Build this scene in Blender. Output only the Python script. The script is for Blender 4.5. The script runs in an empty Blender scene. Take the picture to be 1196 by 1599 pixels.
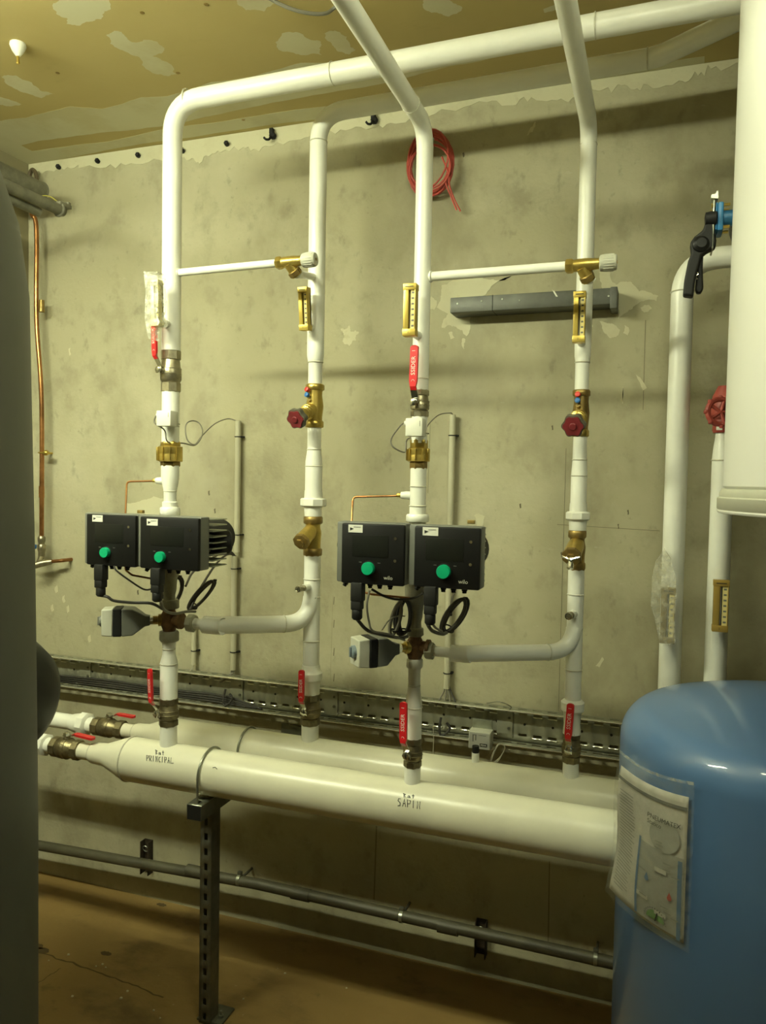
import bpy, bmesh, math, random
from mathutils import Vector, Matrix
random.seed(7)
PI = math.pi
SC = bpy.context.scene
COL = SC.collection
V = Vector

# ------------------------------------------------------------------ camera
W_PX, H_PX, F = 1196, 1599, 1210.0
D, EYE = 2.2, 1.4529                       # camera distance from the back wall (plane y=0), eye height
yaw, pitch, roll = (math.radians(a) for a in (19.463, 2.408, 1.048))
fw = V((-math.sin(yaw)*math.cos(pitch), math.cos(yaw)*math.cos(pitch), -math.sin(pitch)))
r0 = V((math.cos(yaw), math.sin(yaw), 0)); u0 = r0.cross(fw)
rt = math.cos(roll)*r0 + math.sin(roll)*u0
up = -math.sin(roll)*r0 + math.cos(roll)*u0
CAMP = V((0, -D, EYE))
cd = bpy.data.cameras.new('camera'); cam = bpy.data.objects.new('camera', cd); COL.objects.link(cam)
cd.sensor_fit = 'VERTICAL'; cd.sensor_height = 24; cd.lens = F*24/H_PX; cd.clip_start = 0.02
m = Matrix((rt, up, -fw)).transposed().to_4x4(); m.translation = CAMP; cam.matrix_world = m
SC.camera = cam

# ------------------------------------------------------------------ world, view, light levels
wd = bpy.data.worlds.new('world'); SC.world = wd; wd.use_nodes = True
wd.node_tree.nodes['Background'].inputs[0].default_value = (1, .95, .7, 1)
wd.node_tree.nodes['Background'].inputs[1].default_value = 0.0
SC.view_settings.view_transform = 'Standard'; SC.view_settings.look = 'None'
SC.view_settings.gamma = 1; SC.view_settings.use_curve_mapping = False
SC.view_settings.exposure = 0.0
LAMP_COL = (1.0, 1.04, 0.72)
LAMP_LEFT, LAMP_RIGHT = 195.0, 72.0

H = 2.541
XL, XR, YB = -2.128, 2.6, -5.2

# ------------------------------------------------------------------ measuring helpers (photo pixel -> point on a plane parallel to the wall)
def ray(x, y): return fw + rt*((x-598)/F) - up*((y-799.5)/F)
def P(x, y, d):
    v = ray(x, y); return CAMP + v*((D-d)/v.y)
def PZ(x, y, z):
    v = ray(x, y); return CAMP + v*((z-EYE)/v.z)
def pxm(x, y, d):
    v = ray(x, y); return F/((D-d)/v.y)
def zr(x, d, py):
    c = (799.5-py); q0 = V((x, D-d, -EYE)); k = V((0, 0, 1))
    return (F*q0.dot(up) - c*q0.dot(fw))/(c*k.dot(fw) - F*k.dot(up))
def rad(x, d, py, w):
    q = V((x, D-d, zr(x, d, py)-EYE)); Z = q.dot(fw)
    return w/2*Z/F*Z/math.hypot(Z, q.dot(rt))

# ------------------------------------------------------------------ materials
def srgb(r, g, b):
    return tuple(((c/255+.055)/1.055)**2.4 if c > 10 else c/255/12.92 for c in (r, g, b))
MATS = {}
def mat(name, col, rough=.5, metal=0, var=0, scale=8, bump=0, bscale=60, col2=None, spec=.5, coat=0, alpha=1, trans=0, emit=None, thresh=None):
    if name in MATS: return MATS[name]
    M = bpy.data.materials.new(name); M.use_nodes = True; nt = M.node_tree; b = nt.nodes['Principled BSDF']
    b.inputs['Base Color'].default_value = (*col, 1); b.inputs['Roughness'].default_value = rough
    b.inputs['Metallic'].default_value = metal; b.inputs['Specular IOR Level'].default_value = spec
    b.inputs['Coat Weight'].default_value = coat; b.inputs['Alpha'].default_value = alpha
    b.inputs['Transmission Weight'].default_value = trans
    if emit:
        b.inputs['Emission Color'].default_value = (*emit[0], 1); b.inputs['Emission Strength'].default_value = emit[1]
    if var or col2 or bump:
        tc = nt.nodes.new('ShaderNodeNewGeometry')
    if var or col2:
        n = nt.nodes.new('ShaderNodeTexNoise'); n.inputs['Scale'].default_value = scale; n.inputs['Detail'].default_value = 6
        n.inputs['Roughness'].default_value = .6
        nt.links.new(tc.outputs['Position'], n.inputs['Vector'])
        rp = nt.nodes.new('ShaderNodeValToRGB')
        lo, hi = (thresh or (.35, .65))
        rp.color_ramp.elements[0].position = lo; rp.color_ramp.elements[1].position = hi
        c2 = col2 or tuple(c*(1-var) for c in col)
        rp.color_ramp.elements[0].color = (*c2, 1); rp.color_ramp.elements[1].color = (*col, 1)
        nt.links.new(n.outputs['Fac'], rp.inputs['Fac']); nt.links.new(rp.outputs['Color'], b.inputs['Base Color'])
    if bump:
        n2 = nt.nodes.new('ShaderNodeTexNoise'); n2.inputs['Scale'].default_value = bscale; n2.inputs['Detail'].default_value = 5
        nt.links.new(tc.outputs['Position'], n2.inputs['Vector'])
        bp = nt.nodes.new('ShaderNodeBump'); bp.inputs['Strength'].default_value = bump; bp.inputs['Distance'].default_value = .004
        nt.links.new(n2.outputs['Fac'], bp.inputs['Height']); nt.links.new(bp.outputs['Normal'], b.inputs['Normal'])
    MATS[name] = M; return M

def layered(name, base, layers, rough=.85, bump=.25, bscale=90):
    """base colour plus a list of (scale vec, lo, hi, colour, strength) noise layers in world space"""
    M = bpy.data.materials.new(name); M.use_nodes = True; nt = M.node_tree; b = nt.nodes['Principled BSDF']
    N = nt.nodes.new; L = nt.links.new
    g = N('ShaderNodeNewGeometry'); cur = N('ShaderNodeRGB'); cur.outputs[0].default_value = (*base, 1); out = cur.outputs[0]
    for i, (sc, lo, hi, col, k) in enumerate(layers):
        mp = N('ShaderNodeMapping'); mp.inputs['Scale'].default_value = sc; mp.inputs['Location'].default_value = (i*3.7, i*1.3, i*2.1)
        L(g.outputs['Position'], mp.inputs['Vector'])
        n = N('ShaderNodeTexNoise'); n.inputs['Scale'].default_value = 1; n.inputs['Detail'].default_value = 8; n.inputs['Roughness'].default_value = .62
        L(mp.outputs[0], n.inputs['Vector'])
        r = N('ShaderNodeMapRange'); r.interpolation_type = 'SMOOTHSTEP'
        r.inputs['From Min'].default_value = lo; r.inputs['From Max'].default_value = hi; r.inputs['To Max'].default_value = k
        L(n.outputs['Fac'], r.inputs['Value'])
        mx = N('ShaderNodeMix'); mx.data_type = 'RGBA'; mx.inputs['B'].default_value = (*col, 1)
        L(r.outputs[0], mx.inputs['Factor']); L(out, mx.inputs['A']); out = mx.outputs['Result']
    L(out, b.inputs['Base Color']); b.inputs['Roughness'].default_value = rough
    n = N('ShaderNodeTexNoise'); n.inputs['Scale'].default_value = bscale; n.inputs['Detail'].default_value = 6
    L(g.outputs['Position'], n.inputs['Vector']); bp = N('ShaderNodeBump'); bp.inputs['Strength'].default_value = bump; bp.inputs['Distance'].default_value = .004
    L(n.outputs['Fac'], bp.inputs['Height']); L(bp.outputs[0], b.inputs['Normal'])
    MATS[name] = M; return M

CONC = layered('concrete_wall', (.41, .385, .25), [
    ((1.1, 1, 1.6), .45, .68, (.50, .475, .335), .85), ((3.5, 3, 2.2), .48, .70, (.30, .275, .175), .75), ((2.2, 2, .7), .50, .70, (.33, .31, .215), .6),
    ((9, 8, 8), .50, .72, (.29, .265, .175), .65), ((22, 20, 14), .58, .74, (.25, .235, .16), .6), ((40, 30, 40), .62, .75, (.24, .22, .15), .5), ((18, 10, 60), .66, .76, (.55, .53, .42), .4)])
CEIL = layered('plasterboard', (.46, .37, .145), [((1.5, 1.5, 1), .45, .7, (.50, .41, .175), .8), ((5, 14, 1), .6, .8, (.33, .26, .10), .4)], rough=.8, bump=.06)
PLAST = layered('white_filler', (.56, .54, .37), [((6, 6, 6), .5, .7, (.46, .43, .27), .7), ((30, 30, 30), .6, .75, (.42, .38, .22), .5)], rough=.8, bump=.15)
CPLAST = layered('ceiling_filler', (.585, .56, .37), [((5, 5, 5), .42, .68, (.50, .45, .25), .75)], rough=.8, bump=.05)
FLOOR = layered('floor_concrete', (.25, .16, .05), [
    ((1.6, 2.4, 1), .45, .7, (.33, .22, .075), .8), ((3, 5, 1), .50, .70, (.12, .075, .024), .85), ((12, 16, 1), .6, .76, (.10, .065, .02), .6),
    ((45, 45, 45), .68, .74, (.5, .45, .3), .35)], rough=.6, bump=.25, bscale=50)
SIDEW = mat('side_wall_paint', (.27, .24, .14), .8, var=.15, scale=3)
WHITE = mat('white_pipe_paint', (.86, .86, .76), .32, var=.07, scale=11, bump=.05, bscale=35, spec=.5)
WHITE2 = mat('header_paint', (.76, .74, .57), .30, var=.10, scale=7, bump=.05, bscale=30)
WELD = mat('weld_seam', (.68, .66, .52), .5, var=.25, scale=60, bump=.3, bscale=200)
NICKEL = mat('nickel_brass', (.40, .36, .24), .35, .85, var=.35, scale=40, bump=.15, bscale=120)
NICKEL2 = mat('old_brass', (.26, .22, .12), .42, .8, var=.4, scale=40, bump=.2, bscale=120)
BRASS = mat('brass', (.62, .46, .12), .33, .8, var=.25, scale=30, bump=.1, bscale=100)
BRASSD = mat('dark_brass', (.36, .25, .08), .42, .75, var=.35, scale=40, bump=.2, bscale=100)
RUST = mat('rusty_cast', (.22, .12, .05), .6, .35, var=.45, scale=50, bump=.4, bscale=150)
CHROME = mat('chrome', (.75, .75, .68), .18, 1)
ZINC = mat('galvanised_steel', (.42, .44, .36), .34, .85, var=.25, scale=25, bump=.05)
ZINCD = mat('dark_galvanised', (.20, .20, .15), .45, .7, var=.3, scale=25)
RED = mat('red_vinyl', (.62, .015, .02), .35, var=.1, scale=20, coat=.3)
REDD = mat('dark_red_plastic', (.20, .02, .025), .45, var=.3, scale=40)
REDC = mat('red_cable', (.50, .075, .055), .45, var=.1, scale=50)
REDI = mat('red_iron', (.42, .07, .05), .5, var=.3, scale=40)
BLACK = mat('black_plastic', (.006, .006, .0055), .5, spec=.25)
BLACKM = mat('black_matt', (.010, .010, .009), .6, spec=.3)
CABLE = mat('black_cable', (.035, .032, .026), .5)
GCABLE = mat('grey_cable', (.18, .17, .13), .5)
LCABLE = mat('light_grey_cable', (.40, .38, .28), .5)
GREY = mat('grey_plastic', (.15, .155, .13), .5, var=.1, scale=30)
LGREY = mat('light_grey_plastic', (.50, .50, .40), .5, var=.08, scale=20)
BOXW = mat('white_plastic', (.72, .72, .62), .45)
PVC = mat('conduit_pvc', (.50, .48, .34), .5, var=.1, scale=10)
CASTG = mat('painted_cast', (.36, .35, .25), .45, var=.25, scale=30, bump=.2, bscale=90)
SCREEN = mat('dark_screen', (.011, .012, .010), .3, spec=.3)
GREEN = mat('green_knob', (.0, .33, .15), .4)
PAPERW = mat('sticker_white', (.75, .75, .66), .5)
INK = mat('black_ink', (.015, .015, .012), .6)
PRINTG = mat('grey_print', (.14, .14, .12), .6)
COPPER = mat('copper', (.50, .24, .09), .3, .9, var=.55, scale=14)
GOLD = mat('gold_anodised', (.62, .46, .10), .38, .55, var=.1, scale=20)
GOLDD = mat('gold_recess', (.40, .28, .05), .5, .4)
SCALE = mat('scale_plate', (.70, .60, .25), .5)
GLASSY = mat('thermometer_tube', (.5, .5, .45), .1, spec=.8)
FOAM = mat('grey_insulation_jacket', (.085, .088, .066), .55, var=.15, scale=4, bump=.08, bscale=25)
FOAMB = mat('black_insulation', (.011, .012, .010), .5, var=.2, scale=8, bump=.05)
BLUE = mat('blue_enamel', (.095, .195, .40), .36, var=.05, scale=3, coat=.6, bump=.02, bscale=6)
BLUEV = mat('blue_valve_paint', (.03, .19, .42), .4, var=.2, scale=50)
BLUEP = mat('blue_cap', (.02, .14, .42), .4)
VESS = mat('vessel_enamel', (.86, .86, .80), .35, var=.04, scale=4, coat=.15)
VESSD = mat('olive_cover', (.32, .28, .14), .5)
GPVC = mat('grey_drain_pvc', (.085, .078, .045), .55, var=.35, scale=14)
STEELB = mat('painted_grey_steel', (.13, .135, .115), .5, .2, var=.35, scale=14)
PAPER = mat('paper', (.56, .54, .46), .6, var=.08, scale=14)
PAPERG = mat('paper_grey', (.36, .36, .31), .6, var=.12, scale=10)
PBLUE = mat('print_blue', (.10, .18, .30), .6)
PGREEN = mat('print_green', (.13, .28, .07), .6)
PRED = mat('print_red', (.40, .06, .04), .6)
DARKHOLE = mat('dark_recess', (.02, .017, .01), .9)
def film(name, col, a):
    M = bpy.data.materials.new(name); M.use_nodes = True; nt = M.node_tree; b = nt.nodes['Principled BSDF']
    b.inputs['Base Color'].default_value = (*col, 1); b.inputs['Roughness'].default_value = .28
    g = nt.nodes.new('ShaderNodeNewGeometry'); n = nt.nodes.new('ShaderNodeTexNoise'); n.inputs['Scale'].default_value = 60; n.inputs['Detail'].default_value = 4
    nt.links.new(g.outputs['Position'], n.inputs['Vector'])
    r = nt.nodes.new('ShaderNodeMapRange'); r.inputs['From Min'].default_value = .38; r.inputs['From Max'].default_value = .68
    r.inputs['To Min'].default_value = a*.55; r.inputs['To Max'].default_value = min(1, a*1.7)
    nt.links.new(n.outputs['Fac'], r.inputs['Value']); nt.links.new(r.outputs[0], b.inputs['Alpha'])
    bp = nt.nodes.new('ShaderNodeBump'); bp.inputs['Strength'].default_value = .9; bp.inputs['Distance'].default_value = .006
    nt.links.new(n.outputs['Fac'], bp.inputs['Height']); nt.links.new(bp.outputs[0], b.inputs['Normal'])
    return M
FILM = film('plastic_film', (.75, .75, .62), .30)
FILM2 = film('plastic_sleeve', (.6, .62, .5), .07)
BUBBLE = film('bubble_wrap', (.72, .70, .55), .30)

# ------------------------------------------------------------------ mesh builder
def frame(axis):
    a = V(axis).normalized(); t = V((0, 0, 1)) if abs(a.z) < .9 else V((0, 1, 0))
    x = t.cross(a).normalized(); y = a.cross(x); return x, y, a
class B:
    def __init__(s): s.v = []; s.f = []
    def add(s, vs, fs):
        o = len(s.v); s.v += [V(v) for v in vs]; s.f += [tuple(i+o for i in f) for f in fs]; return s
    def tube(s, pts, r, seg=20, caps=True, ref=None):
        pts = [V(p) for p in pts]; n = len(pts); rs = r if isinstance(r, (list, tuple)) else [r]*n
        x = None; vs = []
        for i, p in enumerate(pts):
            t = (pts[min(i+1, n-1)]-pts[max(i-1, 0)])
            if t.length < 1e-9: t = V((0, 0, 1))
            t.normalize()
            if x is None: x, y, _ = frame(t)
            else:
                x = (x - t*x.dot(t)).normalized(); y = t.cross(x)
            for k in range(seg):
                a = 2*PI*k/seg; vs.append(p + (x*math.cos(a)+y*math.sin(a))*rs[i])
        fs = [(i*seg+k, i*seg+(k+1) % seg, (i+1)*seg+(k+1) % seg, (i+1)*seg+k) for i in range(n-1) for k in range(seg)]
        if caps: fs += [tuple(range(seg))[::-1], tuple((n-1)*seg+k for k in range(seg))]
        return s.add(vs, fs)
    def lathe(s, o, axis, prof, seg=28, rot=0):
        x, y, a = frame(axis); o = V(o); vs = []
        for t, r in prof:
            for k in range(seg):
                an = 2*PI*k/seg+rot; vs.append(o + a*t + (x*math.cos(an)+y*math.sin(an))*max(r, 1e-4))
        n = len(prof)
        fs = [(i*seg+k, i*seg+(k+1) % seg, (i+1)*seg+(k+1) % seg, (i+1)*seg+k) for i in range(n-1) for k in range(seg)]
        fs += [tuple(range(seg))[::-1], tuple((n-1)*seg+k for k in range(seg))]
        return s.add(vs, fs)
    def box(s, c, size, bev=0, M=None):
        bm = bmesh.new(); bmesh.ops.create_cube(bm, size=1)
        for v in bm.verts: v.co = V((v.co.x*size[0], v.co.y*size[1], v.co.z*size[2]))
        if bev: bmesh.ops.bevel(bm, geom=bm.edges[:], offset=bev, segments=2, affect='EDGES', profile=.5)
        R = M or Matrix.Identity(3); c = V(c)
        bm.verts.index_update()
        vs = [R @ v.co + c for v in bm.verts]; fs = [[v.index for v in f.verts] for f in bm.faces]; bm.free()
        return s.add(vs, fs)
    def prism(s, poly, o, ex, ey, th):
        """poly in (ex,ey) plane at origin o, extruded by vector th"""
        o, ex, ey, th = V(o), V(ex), V(ey), V(th); n = len(poly)
        a = [o + ex*p[0] + ey*p[1] for p in poly]; b = [p+th for p in a]
        fs = [tuple(range(n)), tuple(range(2*n-1, n-1, -1))] + [(i, n+i, n+(i+1) % n, (i+1) % n) for i in range(n)]
        return s.add(a+b, fs)
    def torus(s, c, axis, R, r, seg=32, sg=8, a0=0, a1=2*PI, sy=1):
        x, y, _ = frame(axis); c = V(c); full = abs(a1-a0-2*PI) < 1e-6
        n = seg if full else seg+1
        pts = [c + x*math.cos(a0+(a1-a0)*i/seg)*R + y*math.sin(a0+(a1-a0)*i/seg)*R*sy for i in range(n)]
        if full: pts += [pts[0], pts[1]]
        return s.tube(pts, r, sg, caps=not full)
    def text(s, txt, size, o, ex, ey, th):
        cu = bpy.data.curves.new('t', 'FONT'); cu.body = txt; cu.size = size; cu.align_x = 'CENTER'; cu.align_y = 'CENTER'; cu.resolution_u = 2
        ob = bpy.data.objects.new('t', cu); COL.objects.link(ob); dg = bpy.context.evaluated_depsgraph_get()
        me = bpy.data.meshes.new_from_object(ob.evaluated_get(dg)); o, ex, ey, th = V(o), V(ex), V(ey), V(th)
        s.add([o+ex*v.co.x+ey*v.co.y+th for v in me.vertices], [tuple(p.vertices) for p in me.polygons])
        bpy.data.objects.remove(ob); bpy.data.curves.remove(cu); bpy.data.meshes.remove(me); return s

def link(name, b, M, parent=None, loc=None, angle=40, fix=True):
    me = bpy.data.meshes.new(name)
    o = bpy.data.objects.new(name, me); COL.objects.link(o)
    off = V((0, 0, 0))
    if parent is not None:
        p = parent; o.parent = p
        while p is not None: off += p.location; p = p.parent
    elif loc is not None: off = V(loc); o.location = off
    me.from_pydata([v-off for v in b.v], [], b.f); me.materials.append(M)
    if fix:
        bm = bmesh.new(); bm.from_mesh(me); bmesh.ops.recalc_face_normals(bm, faces=bm.faces); bm.to_mesh(me); bm.free()
    me.polygons.foreach_set('use_smooth', [True]*len(me.polygons)); me.set_sharp_from_angle(angle=math.radians(angle)); me.update()
    return o
def thing(name, label, cat, loc, group=None):
    o = bpy.data.objects.new(name, None); o.empty_display_size = .05; COL.objects.link(o); o.location = V(loc)
    o['label'] = label; o['category'] = cat
    if group: o['group'] = group
    return o
def single(name, b, M, label, cat, loc, group=None, **k):
    o = link(name, b, M, None, loc, **k); o['label'] = label; o['category'] = cat
    if group: o['group'] = group
    return o
def struct(name, b, M, parent=None):
    o = link(name, b, M, parent)
    if parent is None: o['kind'] = 'structure'
    return o
def fillet(pts, rs, n=8):
    pts = [V(p) for p in pts]; out = [pts[0]]
    for i in range(1, len(pts)-1):
        p, a, b = pts[i], (pts[i-1]-pts[i]), (pts[i+1]-pts[i]); r = rs[i-1] if isinstance(rs, (list, tuple)) else rs
        a.normalize(); b.normalize(); ang = a.angle(b); t = min(r/math.tan(ang/2), (pts[i-1]-p).length*.49 if i > 1 else 9, 9)
        s0, s1 = p+a*t, p+b*t
        for k in range(n+1):
            u = k/n; out.append(s0*(1-u)**2 + p*2*u*(1-u) + s1*u*u)
    out.append(pts[-1]); return out
def spline(pts, n=8):
    pts = [V(p) for p in pts]; q = [pts[0]*2-pts[1]]+pts+[pts[-1]*2-pts[-2]]; out = []
    for i in range(1, len(q)-2):
        for k in range(n):
            t = k/n; a, b, c, d = q[i-1], q[i], q[i+1], q[i+2]
            out.append(.5*((2*b)+(c-a)*t+(2*a-5*b+4*c-d)*t*t+(3*b-3*c+d-a)*t**3))
    out.append(pts[-1]); return out
def ragged(poly, amp, it=3):
    p = [V((a, b)) for a, b in poly]
    for k in range(it):
        q = []
        for i in range(len(p)):
            a, b = p[i], p[(i+1) % len(p)]; d = b-a; nrm = V((-d.y, d.x))
            q += [a, (a+b)/2 + nrm*random.uniform(-amp, amp)]
        p = q
    return [(v.x, v.y) for v in p]

# ================================================================== SETTING
b = B().box(((XL+XR)/2, YB/2, -.05), (XR-XL+.4, -YB+.4, .1)); floor = struct('floor', b, FLOOR)
b = B().box(((XL+XR)/2, YB/2, H+.05), (XR-XL+.4, -YB+.4, .1)); ceiling = struct('ceiling', b, CEIL)
b = B().box(((XL+XR)/2, .1, H/2), (XR-XL+.4, .2, H)); wall = struct('wall_back', b, CONC)
struct('wall_left', B().box((XL-.1, YB/2, H/2), (.2, -YB, H)), SIDEW)
struct('wall_right', B().box((XR+.1, YB/2, H/2), (.2, -YB, H)), SIDEW)
struct('wall_behind_camera', B().box(((XL+XR)/2, YB-.1, H/2), (XR-XL+.4, .2, H)), SIDEW)

def wall_patch(px, name='plaster_patch', M=PLAST, d=.0007, amp=.15, it=4, parent=wall):
    poly = [(p.x, p.z) for p in (P(x, y, 0) for x, y in px)]
    link(name, B().prism(ragged(poly, amp, it), (0, -d, 0), (1, 0, 0), (0, 0, 1), (0, d+.001, 0)), M, parent)
def ceil_patch(px, amp=.17, it=4, d=.00015, M=CPLAST):
    poly = [(p.x, p.y) for p in (PZ(x, y, H) for x, y in px)]
    link('filler_patch', B().prism(ragged(poly, amp, it), (0, 0, H-d), (1, 0, 0), (0, 1, 0), (0, 0, d+.001)), M, ceiling)

# plaster band along the top of the back wall, rough lower edge
low = [(47, 268), (70, 268), (95, 262), (122, 258), (124, 262), (165, 262), (205, 255), (250, 250), (285, 246), (300, 247), (312, 256), (322, 243), (345, 238), (380, 230),
       (400, 234), (425, 228), (470, 218), (500, 207), (540, 204), (580, 200), (610, 192), (650, 184), (700, 172), (760, 160), (800, 165), (830, 152), (870, 157),
       (900, 150), (935, 142), (960, 138), (985, 140), (1010, 132), (1060, 126), (1085, 112), (1110, 108), (1150, 98), (1196, 85)]
poly = [(P(x, y, 0).x, P(x, y, 0).z) for x, y in low]
jag = [poly[0]]
for i in range(len(poly)-1):
    a, c = poly[i], poly[i+1]
    for k in range(1, 6):
        t = k/5; jag.append((a[0]+(c[0]-a[0])*t, a[1]+(c[1]-a[1])*t + (random.uniform(-.009, .009)*(1+max(0, a[0]+.6)*1.2) if k < 5 else 0)))
jag.append((XR, jag[-1][1])); jag += [(XR, H-.0005), (XL+.001, H-.0005), (XL+.001, jag[0][1])]
link('plaster_band', B().prism(jag, (0, -.0012, 0), (1, 0, 0), (0, 0, 1), (0, .002, 0)), PLAST, wall)

wall_patch([(690, 445), (720, 432), (760, 436), (800, 430), (760, 458), (745, 470), (735, 490), (728, 525), (712, 510), (690, 512), (700, 490), (680, 480), (688, 465)])
wall_patch([(935, 425), (950, 420), (962, 445), (985, 440), (998, 455), (1028, 462), (1025, 470), (995, 475), (978, 488), (965, 498), (960, 470), (940, 450)])
wall_patch([(936, 502), (955, 505), (968, 515), (962, 526), (952, 528), (942, 518)], amp=.12)
wall_patch([(195, 785), (240, 775), (262, 780), (262, 806), (198, 806)], amp=.08)
wall_patch([(740, 805), (757, 806), (755, 825), (745, 824)], amp=.2)
wall_patch([(532, 515), (545, 508), (560, 518), (555, 532), (545, 540), (536, 528)], amp=.3)
wall_patch([(822, 212), (828, 200), (836, 190), (832, 206)], amp=.2)
wall_patch([(993, 585), (1000, 590), (1010, 606), (1004, 610)], amp=.05, it=2)
wall_patch([(972, 604), (974, 604), (973, 630), (971, 630)], amp=.1, it=1)
wall_patch([(865, 452), (872, 460), (875, 464), (866, 458)], amp=.1, it=1)
wall_patch([(930, 1040), (940, 1026), (943, 1030), (936, 1042)], amp=.2, it=1)
for x, y in ((88, 919), (106, 950), (82, 948), (140, 996), (100, 934), (109, 548)):
    wall_patch([(x-2, y-3), (x+1, y-5), (x+2, y+5), (x-1, y+7)], amp=.2, it=1)
for x, y in ((980, 800), (326, 770), (335, 798), (862, 668), (723, 242), (965, 822), (876, 866), (540, 908), (812, 790), (215, 925)):
    wall_patch([(x-1, y-3), (x+1.5, y-4), (x+2, y+3), (x, y+4)], 'chip_mark', mat('chip_brown', (.13, .115, .07), .9), amp=.12, it=1, d=.0006)
# formwork seams and dashes on the wall
def seam(x0, y0, x1, y1, w=.0022):
    a, c = P(x0, y0, 0), P(x1, y1, 0); dd = (c-a); n = V((-dd.z, 0, dd.x)).normalized()*w/2
    link('seam_mark', B().add([a-n-V((0, .0006, 0)), a+n-V((0, .0006, 0)), c+n-V((0, .0006, 0)), c-n-V((0, .0006, 0))], [(0, 1, 2, 3)]), mat('seam', (.20, .185, .12), .9), wall)
seam(672, 660, 668, 770, .0015); seam(884, 700, 872, 1110, .0015); seam(1008, 500, 1004, 640, .0018); seam(870, 819, 1030, 829, .0016)
seam(520, 930, 516, 1062, .0006); seam(588, 1290, 584, 1405, .004); seam(858, 1345, 856, 1470, .003)
for y in (932, 968, 1012, 1052): seam(522, y, 521, y+12, .003)

# ceiling filler patches
ceil_patch([(82, 10), (100, -5), (165, -8), (172, 5), (160, 22), (158, 30), (130, 36), (120, 40), (104, 37), (104, 28), (88, 22)])
ceil_patch([(166, 55), (178, 48), (190, 50), (207, 66), (225, 62), (245, 65), (256, 74), (238, 88), (258, 96), (270, 104), (275, 116), (262, 119), (238, 114), (222, 102), (215, 88), (190, 78), (172, 68)])
ceil_patch([(2, 120), (12, 117), (25, 118), (50, 129), (64, 142), (86, 147), (66, 153), (40, 145), (22, 138)])
ceil_patch([(-8, 150), (14, 155), (34, 163), (16, 166), (-8, 162)])
ceil_patch([(430, 66), (440, 52), (462, 50), (480, 60), (500, 64), (502, 86), (470, 86), (440, 80)])
ceil_patch([(506, 52), (515, 48), (530, 50), (545, 66), (555, 78), (545, 85), (525, 78), (512, 64)])
ceil_patch([(660, 8), (668, -6), (700, -8), (722, 12), (710, 22), (700, 26), (690, 22), (674, 20)])
ceil_patch([(366, -6), (430, -8), (428, 6), (412, 18), (384, 16), (370, 6)])
ceil_patch([(848, 14), (870, 6), (872, 14), (850, 20)], amp=.05)
# taped joint along the wall: a broad uneven strip set a little in from the corner, and the strip on the edge
def cz(px): return [(p.x, p.y) for p in (PZ(x, y, H) for x, y in px)]
ceil_patch([(-10, 190), (40, 184), (70, 176), (110, 166), (160, 170), (220, 152), (262, 150), (330, 128), (400, 118), (470, 98), (530, 98), (600, 92), (700, 66), (800, 52), (900, 34), (1000, 20),
            (1000, 50), (900, 68), (800, 84), (700, 104), (600, 130), (500, 147), (400, 166), (262, 196), (200, 204), (120, 212), (60, 220), (-10, 238)], amp=.03)
ceil_patch([(-10, 234), (40, 262), (47, 256), (140, 240), (253, 220), (400, 198), (600, 172), (796, 147), (896, 132), (1100, 103), (1100, 88), (896, 116), (796, 132), (600, 156), (400, 181), (262, 200), (160, 222), (50, 236), (20, 220), (-10, 205)], amp=.02, d=.0003)

# ================================================================== MAIN PIPEWORK
DR = .295                                   # distance of the rear pipes from the wall
RX = {'A': (-1.1905, .49), 'B': (P(490.5, 700, DR).x, DR), 'C': (-.5195, .49), 'D': (P(905.5, 700, DR).x, DR)}
def Z(k, py): x, d = RX[k]; return zr(x, d, py)
def R(k, py, w): x, d = RX[k]; return rad(x, d, py, w)
def pt(k, py): x, d = RX[k]; return V((x, -d, Z(k, py)))
def vlathe(k, prof, n=28):
    """prof = [(py, width px)...] top to bottom"""
    x, d = RX[k]; zz = [(Z(k, py), R(k, py, w)) for py, w in prof]
    return B().lathe((x, -d, 0), (0, 0, 1), zz[::-1], n)
def sect(k, prof, parent, name='pipe_section', M=WHITE): return link(name, vlathe(k, prof), M, parent)
def ring(k, py, w, parent, M=WELD):
    x, d = RX[k]; link('weld_ring', B().torus((x, -d, Z(k, py)), (0, 0, 1), R(k, py, w)-.0005, .0016, 28, 6), M, parent)
def nut(k, py0, py1, w, parent, M=WHITE, name='union_nut', n=8):
    x, d = RX[k]; z1, z0 = Z(k, py0), Z(k, py1); r = R(k, (py0+py1)/2, w)
    link(name, B().lathe((x, -d, z0), (0, 0, 1), [(0, r*.9), (.003, r), (z1-z0-.003, r), (z1-z0, r*.9)], n, PI/8), M, parent)

side = {'A': 'far-left', 'B': 'second from the left', 'C': 'third from the left', 'D': 'rightmost'}
riser = {}
# --- riser A : elbow into the long ceiling run going right
rA = riser['A'] = thing('riser_pipe', 'far-left white riser pipe turning at the top into the long front run under the ceiling', 'pipe', pt('A', 1165), 'white riser pipes')
x, d = RX['A']; zt = 2.398; rr = .0243
path = fillet([(x, -d, Z('A', 548)), (x, -d, zt), (.95, -d, zt+.022)], .085, 10)
link('pipe_section', B().tube(path, [rr]*12+[rr+.0012]*(len(path)-12), 28), WHITE, rA)
ring('A', 207, 28.5, rA); ring('A', 525, 28.5, rA)
for q in (P(293, 160, .49).x, P(520, 110, .49).x, P(930, 40, .49).x): link('weld_ring', B().torus((q, -d, zt+.001+(q-x)*.01), (1, 0, .01), .0253, .0015, 28, 6), WELD, rA)
sect('A', [(611, 28), (691, 28)], rA); ring('A', 666, 28.6, rA)
sect('A', [(727, 29), (745, 29), (757, 25), (767, 20.5), (785, 20)], rA); ring('A', 767, 21, rA)
sect('A', [(783, 20), (784, 25), (794, 25)], rA, 'pipe_collar'); nut('A', 792, 805, 33, rA)
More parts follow.
